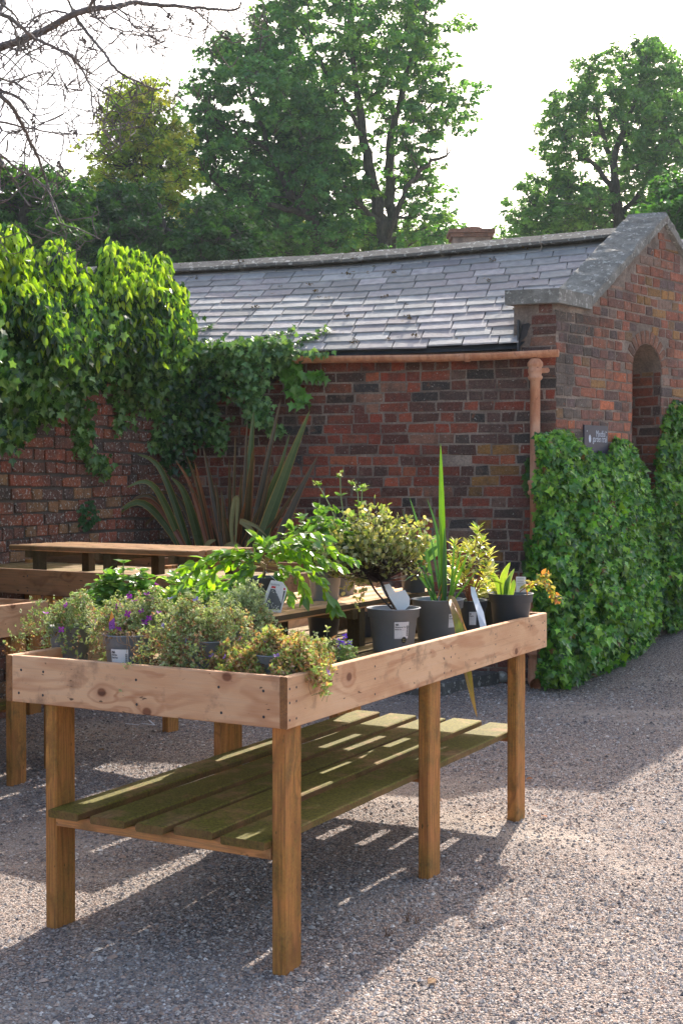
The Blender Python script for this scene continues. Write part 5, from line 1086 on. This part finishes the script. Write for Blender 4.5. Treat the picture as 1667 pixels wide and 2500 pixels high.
def eave_ivy():
    r = empty('eaves_ivy', (*(C0+AD*2.3+NS*.1), 2.4)); tag(r, 'ivy creeping along the gutter and hanging down the outhouse wall', 'ivy'); mb, ms = MB(), MB()
    def strand(st, dens, off, spread, cols, sz=(.035, .06), up=False):
        pts = [A(p) if len(p) == 3 and up else at(p[0], p[1], wall_y(max(p[0], 471))-off) for p in st]; Q = smooth_path(pts, 6); tube(ms, Q, .003, 4, 0, (.12, .07, .04), cap=False); k = int(len(Q)*dens*.68); i = rng.integers(0, len(Q), k)
        leaves(mb, T_IVY, Q[i]+rng.normal(0, spread, (k, 3))*A([1, .7, 1]), A([0, -.3, -1.])+rng.normal(0, .55, (k, 3)), A([0, -1, .7])+rng.normal(0, .45, (k, 3)), rng.uniform(*sz, k), pal(cols, k, .18))
    L1 = [(.10, .22, .06), (.16, .30, .09), (.22, .38, .12), (.07, .16, .05)]
    for k in range(5): strand([(455, 850+8*k), (540, 852+6*k), (600, 850+5*k), (660, 848+4*k), (700, 858+2*k)], 22, .24-.02*k, .035, L1)
    strand([(700, 856), (745, 862), (800, 858)], 4, .2, .015, L1); strand([(610, 845), (600, 900), (615, 960), (625, 1000), (632, 1010)], 26, .28, .045, L1); strand([(640, 850), (640, 920), (630, 990)], 18, .26, .04, L1); strand([(620, 960), (650, 1030), (680, 1050)], 12, .15, .025, L1)
    strand([(560, 860), (570, 930), (600, 960)], 24, .2, .05, MIDI); strand([(660, 870), (700, 900), (720, 950), (740, 980)], 7, .12, .03, [(.12, .30, .05), (.15, .34, .06)], (.06, .095)); strand([(700, 880), (740, 905), (790, 915)], 3, .12, .02, [(.12, .30, .05), (.15, .34, .06)], (.07, .10))
    strand([(480, 870), (490, 930), (470, 990), (480, 1060)], 16, .16, .06, DARKI+MIDI[:2]); strand([(500, 860), (520, 930), (500, 980), (505, 1040)], 14, .16, .05, DARKI+MIDI[:2]); strand([(540, 870), (520, 920), (560, 940)], 16, .16, .06, DARKI+MIDI[:2])
    strand([(500, 880), (560, 890), (620, 880), (670, 890)], 22, .14, .05, DARKI+MIDI)
    for a, b in ((2.0, 2.35), (2.7, 3.4), (1.75, 1.95)):   # creeping up the slates
        Q = A([rp(t, h, .05) for t, h in zip(np.linspace(b, a, 10), np.linspace(0, .16 if a < 2.1 else .22, 10))]); k = 70; i = rng.integers(0, 10, k); tube(ms, Q, .003, 4, 0, (.12, .07, .04), cap=False)
        leaves(mb, T_IVY, Q[i]+rng.normal(0, .02, (k, 3))*A([1.5, 1.5, .5]), randdir(k, .1), A([0, -.3, 1.])+rng.normal(0, .4, (k, 3)), rng.uniform(.03, .05, k), pal(L1, k))
    mb.build('leaves', M_IVY, r); ms.build('stems', M_STEM, r)
eave_ivy()
def gable_ivy(name, label, poly, n, thick, O, U, nrm, zmin, cols, size=(.034, .064), zt=None):
    r = empty(name, (*O, 0)); q = sample_poly(poly, n); ed = edgedist(q[:, 0], q[:, 1], poly)
    base = A([on_wall(a, b, O, U)[1] for a, b in q]); lump = A([noise.noise((a/45, b/45, 4.2))+.7*noise.noise((a/17, b/17, 9.2)) for a, b in q])
    bul = .05+thick*np.clip(ed/90, 0, 1)**.55*(1+.6*lump); low = np.clip((q[:, 1]-1150)/450, 0, 1); bul *= .55+.75*low
    dep = rng.uniform(0, 1, n)**1.4; y = base-bul*(1-.7*dep); P = at_v(q[:, 0], q[:, 1], y)
    g = gz(P[:, 0], P[:, 1]); P[:, 2] = np.maximum(P[:, 2], g+.02); mb = MB(); L_ = -A([*nrm, 0]); out = A([*nrm, 0])
    D = A([0, 0, -.85])+out*.35+rng.normal(0, .55, (n, 3)); Nn = out*.9+A([-.25, -.4, .7])+rng.normal(0, .55, (n, 3))
    C = pal(cols, n, .22)*(1+.35*lump[:, None]); dd = rng.random(n) < .012; C[dd] = pal([(.30, .20, .06), (.22, .12, .05)], dd.sum())
    leaves(mb, T_IVY, P, D, Nn, np.clip(rng.lognormal(math.log(.040), .34, n), .022, .095), np.clip(C, .01, 1))
    for _ in range(46):      # stray shoots standing off the clipped face
        i = rng.integers(0, n)
        while 1395 < q[i, 0] < 1505 and q[i, 1] < 1150: i = rng.integers(0, n)
        a_ = P[i]; d_ = unit(out*rng.uniform(.3, 1)+A([rng.normal(0, .5), -.2, rng.uniform(-.3, .9)])); L2 = rng.uniform(.05, .15); k = 7; f = np.linspace(.1, 1, k)[:, None]
        leaves(mb, T_IVY, a_+d_*L2*f+rng.normal(0, .01, (k, 3)), d_+rng.normal(0, .6, (k, 3)), out+A([0, 0, .6])+rng.normal(0, .4, (k, 3)), np.linspace(.05, .025, k), pal([(.22, .44, .05), (.16, .36, .05)], k))
    mb.build('leaves', M_IVY, r)
    ms = MB()
    for k in range(40):
        i = rng.integers(0, n); p = P[i]; b_ = A([p[0], base[i]+.02, max(p[2]-.25, 0)]); tube(ms, [b_, (b_+p)/2, p], .004, 4, 0, (.1, .07, .04), cap=False)
    ms.build('stems', M_STEM, r); return r
IV = [(.065, .21, .028), (.11, .30, .032), (.04, .14, .023), (.17, .38, .04), (.26, .47, .05)]
o = gable_ivy('ivy_bush', '', [(1305, 1062), (1340, 1055), (1385, 1050), (1405, 1072), (1424, 1084), (1450, 1104), (1476, 1110), (1502, 1066), (1532, 1072), (1556, 1110), (1578, 1165), (1592, 1235), (1598, 1300), (1612, 1370), (1618, 1450), (1610, 1530), (1570, 1600), (1500, 1645), (1440, 1672), (1380, 1682), (1325, 1670), (1308, 1640), (1322, 1580), (1305, 1500), (1300, 1430), (1290, 1360), (1312, 1250), (1300, 1180), (1310, 1120)], 14500, .44, C0, GD, NG, 0, IV)
tag(o, 'dense clipped green ivy bush beside the downpipe, below the sign', 'ivy', 'ivy on the gable wall')
o = gable_ivy('ivy_bush', '', [(1590, 1290), (1596, 1180), (1606, 1090), (1618, 1020), (1642, 975), (1700, 985), (1760, 1100), (1780, 1500), (1660, 1545), (1622, 1535), (1604, 1430)], 6800, .30, C0, GD, NG, 0, [tuple(x*.8 for x in c) for c in IV])
tag(o, 'tall ivy right of the arched niche, cut by the picture edge', 'ivy', 'ivy on the gable wall')
def small_fern():
    k = 90; poly = [(200, 1225), (222, 1220), (240, 1245), (243, 1270), (225, 1290), (200, 1290), (193, 1260)]; q = sample_poly(poly, k); P = at_v(q[:, 0], q[:, 1], A([wall_y(a) for a in q[:, 0]])-.03-rng.uniform(0, .06, k)); mb = MB()
    leaves(mb, T_ROUND, P, A([0, -.4, -.6])+rng.normal(0, .6, (k, 3)), A([0, -1, .4])+rng.normal(0, .3, (k, 3)), rng.uniform(.025, .042, k), pal([(.05, .14, .06), (.07, .18, .08)], k)); tag(mb.build('wall_fern', M_LEAF), 'little green plant rooted in a crack of the garden wall', 'plant')
    for ya, yb, lb in ((1120, 1200, 'small ivy sprig left of the downpipe, the upper one'), (1300, 1400, 'small ivy sprig left of the downpipe, the lower one')):
        mb = MB(); k = 45; P = A([on_wall(rng.uniform(1280, 1297), rng.uniform(ya, yb), C0, AD)-A([0, rng.uniform(.02, .06), 0]) for _ in range(k)])
        leaves(mb, T_IVY, P, A([0, 0, -1.])+rng.normal(0, .5, (k, 3)), A([0, -1, .3])+rng.normal(0, .3, (k, 3)), rng.uniform(.04, .07, k), pal(MIDI, k)); tag(mb.build('ivy_sprig', M_IVY), lb, 'ivy')
small_fern()

# ------------------------------------------------------------------ trees
def tree(name, label, crown, y0, T, nclump, nleaf, lsize, cols, trunks, hole=.0, csz=.62, seed=1, minr=.47, group='trees beyond the outhouse', spreadz=.55):
    global rng
    rng_keep = rng; rng = np.random.default_rng(seed)
    base = at(trunks[0][0][0], 1197, y0); root = empty(name, (base[0], base[1], 0)); tag(root, label, 'tree', group)
    nodesP, nodesR = [], []; mt = MB()
    for tr in trunks:
        pts = [at(px, py, y0+dy) for px, py, r_, dy in tr]; R = [r_ for px, py, r_, dy in tr]
        if tr is trunks[0] or tr[0][1] > 1000: pts = [A([pts[0][0], pts[0][1], -.1])]+pts[1:]
        Q = smooth_path(pts, 5, .03); rr = np.interp(np.linspace(0, 1, len(Q)), np.linspace(0, 1, len(R)), R); tube(mt, Q, rr, 9); nodesP += list(Q); nodesR += list(rr)
    nodesP = A(nodesP); nodesR = A(nodesR)
    # clump centres
    cand = sample_poly(crown, nclump*6); ed = edgedist(cand[:, 0], cand[:, 1], crown); m_per_px = y0/F_PX; edm = ed*m_per_px
    yy = y0+rng.uniform(-1, 1, len(cand))*np.minimum(T, .5+edm*1.6); P = at_v(cand[:, 0], cand[:, 1], yy); keep = []
    hn = A([noise.noise((p[0]*.6, p[1]*.35, p[2]*.6+seed)) for p in P])
    for i in range(len(P)):
        if edm[i] < csz*.35 or hn[i] < hole-.38: continue
        if keep and np.min(np.linalg.norm((P[keep]-P[i])*A([1, .8, 1.25]), axis=1)) < minr: continue
        keep.append(i)
        if len(keep) >= nclump: break
    Cn = P[keep]; big = nodesR > .075
    if big.any():      # keep the trunk faces clear of foliage
        NP = nodesP[big]
        d2 = np.linalg.norm((Cn[:, [0, 2]]-A([0, EYE]))[:, None]/Cn[:, None, 1:2]*y0-((NP[:, [0, 2]]-A([0, EYE]))/NP[:, 1:2]*y0)[None], axis=2)
        j = d2.argmin(1); Cn = Cn[~((d2.min(1) < .30) & (Cn[:, 1] < NP[j, 1]+.2))]
    n = len(Cn)
    # limbs: each clump grows from a node below and inside
    order = np.argsort(np.linalg.norm(Cn-nodesP.mean(0), axis=1))
    allP = list(nodesP); allR = list(nodesR)
    for i in order:
        c = Cn[i]; AP = A(allP); AR = A(allR); d = AP-c; cost = np.linalg.norm(d*A([1, 1, .8]), axis=1)+np.maximum(0, d[:, 2]+.15)*2.5; cost += (AR < .02)*.6
        j = int(np.argmin(cost)); s_ = AP[j]; L_ = np.linalg.norm(c-s_)
        r0 = min(AR[j]*.7, .012+.022*L_); m_ = s_*.5+c*.5+A([0, 0, -.08*L_])+rng.normal(0, .06*L_, 3); k = np.linspace(0, 1, 6)[:, None]; Q = s_*(1-k)**2+2*m_*k*(1-k)+c*k*k; rr = np.linspace(r0, .008, 6); tube(mt, Q, rr, 5, cap=False)
        allP += list(Q[2:]); allR += list(rr[2:])
        for _ in range(5):
            e = c+rng.normal(0, csz*.6, 3)*A([1, 1, .6]); tube(mt, [c*.75+s_*.25*1, (c+e)/2, e], [.010, .008, .004], 3, cap=False)
    mt.build('trunk', M_BARK, root)
    # foliage
    mb = MB(); N_ = n*nleaf; sub = 4; sc = np.repeat(Cn, sub, 0)+rng.normal(0, csz*.5, (n*sub, 3))*A([1, 1, spreadz]); per = nleaf//sub; S_ = np.repeat(sc, per, 0); o_ = rng.normal(0, 1, (len(S_), 3)); o_ /= np.linalg.norm(o_, axis=1, keepdims=True); rad = csz*.42*rng.uniform(.3, 1, (len(S_), 1))
    P = S_+o_*rad*A([1, 1, .6]); P[:, 2] -= .25*(o_[:, 0]**2+o_[:, 1]**2)*rad[:, 0]
    D = o_*A([1, 1, .2])+A([0, 0, -.45])+rng.normal(0, .45, P.shape); Nn = o_*.5+A([0, 0, 1.0])+rng.normal(0, .45, P.shape)
    cc = np.repeat(pal(cols, n*sub, .16), per, 0)*(1+rng.normal(0, .14, (len(P), 1))); leaves(mb, T_MAPLE, P, D, Nn, rng.uniform(.7, 1.25, len(P))*lsize, np.clip(cc, .01, 1))
    mb.build('crown', M_TREE, root); rng = rng_keep
G1 = [(.11, .28, .10), (.15, .34, .105), (.085, .23, .09), (.20, .38, .09)]
G2 = [(.08, .20, .05), (.11, .26, .05), (.06, .15, .04)]
GY = [(.28, .40, .06), (.36, .44, .07), (.20, .32, .06), (.42, .42, .08)]
def trees():
    tree('sycamore', 'tallest sycamore with twin dark trunks in the middle of the sky', [(640, -60), (700, -90), (860, -140), (1010, -110), (1090, -30), (1068, 20), (1130, 25), (1172, 60), (1160, 100), (1100, 95), (1080, 130), (1120, 165), (1175, 180), (1170, 225), (1140, 290), (1150, 340), (1100, 400), (1060, 420), (1120, 450), (1160, 500), (1186, 560), (1150, 630), (1100, 640), (640, 660), (600, 560), (640, 420), (600, 300), (640, 200), (600, 120)],
         44, 3.4, 760, 95, .13, G1, [[(945, 1197, .30, 0), (940, 640, .27, 0), (925, 520, .22, 0), (900, 400, .18, .3), (880, 280, .14, .5), (865, 160, .09, .6), (850, 20, .05, .4)],
         [(950, 900, .24, .5), (955, 600, .20, .6), (950, 470, .18, .8), (955, 330, .14, 1), (985, 220, .11, 1.2), (1010, 120, .07, 1), (1040, 20, .04, 1)], [(938, 600, .12, 0), (985, 480, .09, -.8), (1030, 410, .07, -1.2), (1090, 380, .04, -1.5)], [(890, 330, .09, .3), (840, 250, .07, -.5), (800, 180, .05, -1), (760, 100, .03, -1.2)], [(925, 540, .10, -.2), (860, 480, .07, -1), (800, 420, .05, -1.2), (740, 400, .03, -1.5)], [(960, 330, .07, 1), (1010, 290, .05, .5), (1060, 250, .03, 0)]], hole=.26, seed=2, csz=.46)
    tree('sycamore', 'broad dark sycamore left of the tallest one, rounded top', [(450, 180), (475, 120), (520, 90), (560, 70), (620, 85), (680, 60), (760, 100), (800, 220), (840, 400), (860, 640), (430, 660), (400, 560), (420, 430), (390, 330), (460, 300), (440, 240)],
         41, 3.0, 700, 95, .13, [(.11, .27, .10), (.15, .33, .105), (.085, .22, .09)], [[(790, 1197, .24, 0), (785, 620, .20, 0), (745, 520, .16, 0), (700, 450, .12, 0), (660, 360, .09, .3), (620, 250, .06, .4), (590, 150, .03, .4)], [(745, 520, .10, 0), (660, 500, .08, -.8), (580, 480, .05, -1), (500, 430, .03, -1)], [(700, 450, .08, 0), (740, 380, .06, .6), (760, 300, .04, .8), (740, 200, .03, .8)], [(660, 370, .06, 0), (600, 340, .05, -.5), (530, 300, .03, -.8)]], hole=.2, seed=3, csz=.46)
    tree('ash_tree', 'slim yellow green tree with sparse leaves, left of the dark sycamores', [(240, 310), (262, 230), (300, 200), (350, 180), (395, 200), (405, 260), (450, 290), (470, 380), (460, 520), (470, 650), (230, 660), (215, 540), (212, 420)],
         36, 1.8, 420, 80, .11, GY, [[(390, 1197, .14, 0), (385, 640, .10, 0), (372, 500, .07, 0), (365, 380, .05, 0), (355, 220, .02, 0)], [(380, 560, .06, 0), (420, 450, .04, .3), (440, 350, .02, .3)], [(378, 520, .05, 0), (330, 430, .04, -.3), (290, 330, .03, -.4), (275, 270, .02, -.4)], [(370, 470, .05, 0), (400, 380, .04, 0), (385, 260, .02, 0)]], hole=.16, seed=4, csz=.5, minr=.38)
    tree('lime_tree', 'dark round tree at the far left above the climber', [(-120, 330), (0, 385), (60, 400), (110, 400), (160, 430), (205, 430), (230, 500), (250, 700), (-120, 720)], 31, 2.6, 330, 140, .12, [(.06, .16, .04), (.09, .22, .045), (.12, .26, .04), (.04, .11, .035)], [[(60, 1197, .2, 0), (60, 600, .14, 0), (70, 500, .09, 0), (80, 430, .04, 0)], [(60, 600, .09, 0), (150, 520, .05, -.5), (190, 470, .03, -.6)]], hole=.1, seed=5, csz=.5, minr=.38)
    tree('lime_tree', 'low dark green tree directly behind the climber and roof end', [(190, 470), (300, 440), (400, 440), (470, 470), (560, 500), (640, 560), (700, 690), (180, 700)], 33, 2.4, 380, 150, .12, [(.055, .15, .045), (.08, .20, .05), (.045, .12, .04)], [[(420, 1197, .2, 0), (420, 650, .14, 0), (400, 560, .09, 0), (390, 500, .05, 0)], [(420, 640, .08, 0), (520, 590, .05, -.4), (580, 560, .03, -.5)], [(415, 620, .08, 0), (300, 560, .05, -.5), (260, 500, .03, -.5)]], hole=.1, seed=6, csz=.5, minr=.38)
    tree('sycamore', 'open crowned tree on the right above the gable', [(1185, 560), (1230, 530), (1240, 470), (1300, 430), (1320, 400), (1290, 340), (1320, 280), (1340, 230), (1390, 210), (1400, 150), (1450, 120), (1500, 110), (1570, 80), (1620, 90), (1660, 130), (1700, 200), (1800, 400), (1780, 620), (1190, 620)],
         46, 3.2, 700, 95, .13, [(.13, .29, .09), (.18, .36, .10), (.10, .24, .085)], [[(1515, 1197, .27, 0), (1510, 600, .22, 0), (1505, 480, .17, 0), (1500, 400, .13, .2), (1520, 320, .10, .3), (1555, 230, .06, .4), (1580, 150, .03, .4)], [(1508, 500, .12, 0), (1470, 420, .09, -.5), (1420, 380, .06, -.8), (1380, 330, .03, -1)], [(1505, 460, .12, 0), (1480, 360, .09, .5), (1460, 280, .06, .6), (1450, 200, .03, .6)], [(1508, 540, .10, 0), (1450, 500, .07, -.6), (1380, 480, .05, -1), (1300, 500, .03, -1.2)], [(1520, 520, .10, 0), (1590, 440, .07, 0), (1650, 380, .04, 0)]], hole=.17, seed=7, csz=.46)
    tree('chestnut_tree', 'dense green tree on the right edge behind the gable apex', [(1585, 490), (1610, 440), (1660, 425), (1760, 400), (1850, 450), (1850, 640), (1600, 640), (1590, 560)], 30, 2.0, 160, 150, .12, [(.06, .17, .05), (.08, .22, .06)], [[(1700, 1197, .2, 0), (1690, 620, .14, 0), (1680, 520, .07, 0), (1670, 460, .03, 0)]], hole=.0, seed=8, csz=.5, minr=.38)
    tree('ash_tree', 'sunlit yellow green trees glimpsed through the sycamore gaps', [(560, 560), (620, 520), (700, 500), (760, 520), (860, 540), (1100, 560), (1170, 600), (1170, 700), (560, 700)], 56, 3, 260, 120, .2, GY+[(.16, .30, .04)], [[(700, 1197, .2, 0), (700, 660, .14, 0), (690, 590, .07, 0)], [(700, 700, .1, 0), (900, 650, .07, 0), (1080, 620, .04, 0)]], hole=.2, seed=9, csz=.7, minr=.6)
trees()
def bare_tree():
    root = empty('bare_tree', (-2.75, 5.3, 0)); tag(root, 'leafless tree reaching in from the upper left with knobbly twigs', 'tree'); mb = MB(); Z = 1.8447
    tr = smooth_path([(-2.75, 5.3, -.1), (-2.72, 5.32, 1.2), (-2.66, 5.35, 2.4), (-2.5, 5.35, 3.4), (-2.3, 5.3, 4.3)], 6, .01); tube(mb, tr, np.linspace(.12, .05, len(tr)), 10)
    main = [([(-500, 420), (-150, 270), (0, 215), (100, 180), (200, 140), (320, 70), (420, 38), (520, 30), (600, 12), (700, 22), (830, 30), (940, 38), (1060, 45), (1085, 10)], .024, .004), ([(340, 70), (380, 130), (430, 190), (480, 250), (520, 310), (570, 345), (620, 365), (680, 395), (730, 400), (750, 370)], .010, .003),
            ([(-500, 100), (-100, 20), (0, 60), (60, 90), (130, 150), (170, 180), (300, 240), (360, 300), (385, 340), (410, 400), (420, 500), (440, 525), (460, 515)], .012, .002), ([(-500, 620), (-120, 380), (0, 430), (60, 490), (110, 580), (160, 680), (200, 780), (230, 880), (270, 1000), (350, 1030), (460, 1080)], .014, .002), ([(-400, 650), (-100, 560), (0, 550), (100, 570), (200, 590), (300, 600), (400, 605), (470, 580)], .008, .002),
            ([(-400, 900), (-100, 680), (0, 700), (80, 760), (180, 820), (240, 900), (290, 1010)], .009, .002), ([(330, 72), (250, 50), (180, 70), (130, 110), (90, 180)], .006, .003), ([(345, 70), (320, 30), (300, -20)], .009, .005), ([(400, 40), (440, -30), (470, -60)], .009, .006), ([(440, 36), (480, 100), (550, 150), (600, 155), (625, 145)], .004, .0015), ([(720, 28), (780, 80), (830, 120), (880, 140)], .004, .0015), ([(-100, 300), (0, 350), (60, 365), (160, 330), (230, 330), (280, 400), (400, 440)], .006, .0015), ([(820, 30), (900, 60), (980, 110), (1040, 155)], .004, .0015), ([(1080, 35), (1150, 50), (1240, 70)], .0025, .001), ([(520, 30), (620, 90), (700, 135), (745, 140), (780, 125)], .004, .0015), ([(80, 195), (130, 250), (200, 290), (240, 340), (300, 390)], .005, .0015), ([(300, 240), (390, 320), (450, 350), (510, 370)], .004, .0015), ([(0, 10), (60, 60), (100, 120)], .007, .003), ([(110, 580), (60, 600), (0, 580)], .004, .002), ([(0, 240), (20, 290), (50, 330), (110, 290)], .003, .001)]
    tips = []
    for i, (pl, r0, r1) in enumerate(main):
        y0 = 5.2+.35*math.sin(i*2.1); start = 5.3; pts = [at(px/Z, py/Z, y0+.12*math.sin(i+k*.8)) for k, (px, py) in enumerate(pl)]
        if pl[0][0] < -300: pts = [tr[min(len(tr)-1, 14+i)]]+pts[1:]
        P = smooth_path(pts, 6, .0012); rr = np.linspace(r0, r1, len(P))*.8; tube(mb, P, rr, 7, cap=False)
        for j in range(4, len(P), 2):
            if rng.random() < .5:
                # hooked twig: drops then curls up, with spur shoots
                p = P[j]; th = rng.uniform(0, 6.28); L_ = rng.uniform(.06, .26); d = A([math.cos(th), .3*math.sin(th), -.55]); q = [p, p+d*L_*.4+rng.normal(0, .01, 3), p+d*L_*.8+A([0, 0, -.02])+rng.normal(0, .015, 3), p+d*L_+A([math.cos(th)*.04, 0, .03]), p+d*L_+A([math.cos(th)*.05, 0, .08])]
                Q = smooth_path(q, 4, .002); tube(mb, Q, np.linspace(min(.0038, rr[j]*.6), .0014, len(Q)), 5, cap=False)
                for _ in range(rng.integers(1, 4)):
                    e = Q[rng.integers(4, len(Q))]; t = e+A([rng.normal(0, .05), rng.normal(0, .03), rng.normal(.01, .05)]); t2 = t+A([rng.normal(0, .02), 0, .035]); tube(mb, smooth_path([e, t, t2], 3, .001), [.0022]*6+[.0012], 4, cap=False)
                    if rng.random() < .5: lathe(mb, t2, [(0, -.004), (.004, 0), (0, .005)], 5)
                if rng.random() < .06: 
                    for _ in range(9): lathe(mb, Q[-1]+rng.normal(0, .007, 3), [(0, -.007), (.006, 0), (0, .007)], 5)
    mb.build('branches', M_TWIG, root)
bare_tree()

# ------------------------------------------------------------------ small things on the gravel
def litter():
    for k, (p, q, lb) in enumerate((((307, 1776), (340, 1774), 'white plastic strip lying flat on gravel, left of its bent twin'), ((347, 1774), (378, 1780), 'white plastic strip with a bent end on the gravel'))):
        mb = MB(); a = at(*p, 7.55); b = at(*q, 7.5); a[2] = float(gz(a[0], a[1]))+.012; b[2] = float(gz(b[0], b[1]))+.012; beam(mb, (a+b)/2, b-a, A([0, 1, 0.05]), np.linalg.norm(b-a), .010, .0025, .0005)
        if k: c = A([b[0]-.05, b[1]+.13, b[2]+.004]); beam(mb, (b+c)/2, c-b, A([1, .3, 0.05]), np.linalg.norm(b-c), .010, .0025, .0005)
        tag(mb.build('plastic_strip', M_WHITE), lb, 'litter')
    for k, (px, py) in enumerate(((995, 2265), (944, 2300), (1018, 2270))):
        g = A([0, 0, 0]); y = EYE*F_PX/(py-1197); mb = MB()
        for j in range(9):
            b_ = at(px+rng.uniform(-6, 6), py, y); b_[2] = float(gz(b_[0], b_[1])); t_ = b_+A([rng.normal(0, .014), rng.normal(0, .01), rng.uniform(.02, .045)]); tube(mb, [b_, (b_+t_)/2, t_], [.001, .0008, .0004], 3, 0, (.22, .12, .07), cap=False)
        tag(mb.build('dry_weed', M_STEM), ['dry brown weed tuft on the gravel, middle and tallest', 'dry brown weed tuft on the gravel, nearest the front leg', 'thin dry weed tuft on the gravel, farthest from the front leg'][k], 'weed', 'dry weed tufts')
    for k, (px, py, lb) in enumerate(((1333, 2010, 'small reddish fallen leaf beside the far leg'), (255, 1840, 'brown fallen leaf on the shaded gravel behind the left leg'), (1300, 1905, 'fallen leaf lying on gravel just right of the far leg shadow line'), (1045, 2420, 'curled brown leaf on the sunlit gravel in front'))):
        y = EYE*F_PX/(py-1197); b_ = at(px, py, y); b_[2] = float(gz(b_[0], b_[1]))+.012; mb = MB(); leaves(mb, T_OVATE, [b_], [[rng.normal(), rng.normal(), .1]], [[.2, -.2, 1.]], .045, [[.36, .13, .06] if k % 2 == 0 else [.25, .13, .06]]); tag(mb.build('fallen_leaf', M_DULL), lb, 'leaf', 'fallen leaves on the gravel')
litter()

# ------------------------------------------------------------------ air
def haze():
    m = bpy.data.materials.new('air'); m.use_nodes = True; nt = m.node_tree; nt.nodes.remove(nt.nodes['Principled BSDF'])
    v = nt.nodes.new('ShaderNodeVolumePrincipled'); v.inputs['Color'].default_value = (.72, .87, 1, 1); v.inputs['Density'].default_value = HAZE; v.inputs['Anisotropy'].default_value = .35
    nt.links.new(v.outputs[0], nt.nodes['Material Output'].inputs['Volume'])
    mb = MB(); prism(mb, [(-70, -5), (70, -5), (70, 75), (-70, 75)], -1.3, 30); tag(mb.build('haze', m), 'thin bright summer haze', None, kind='stuff')
HAZE = .0004
haze()
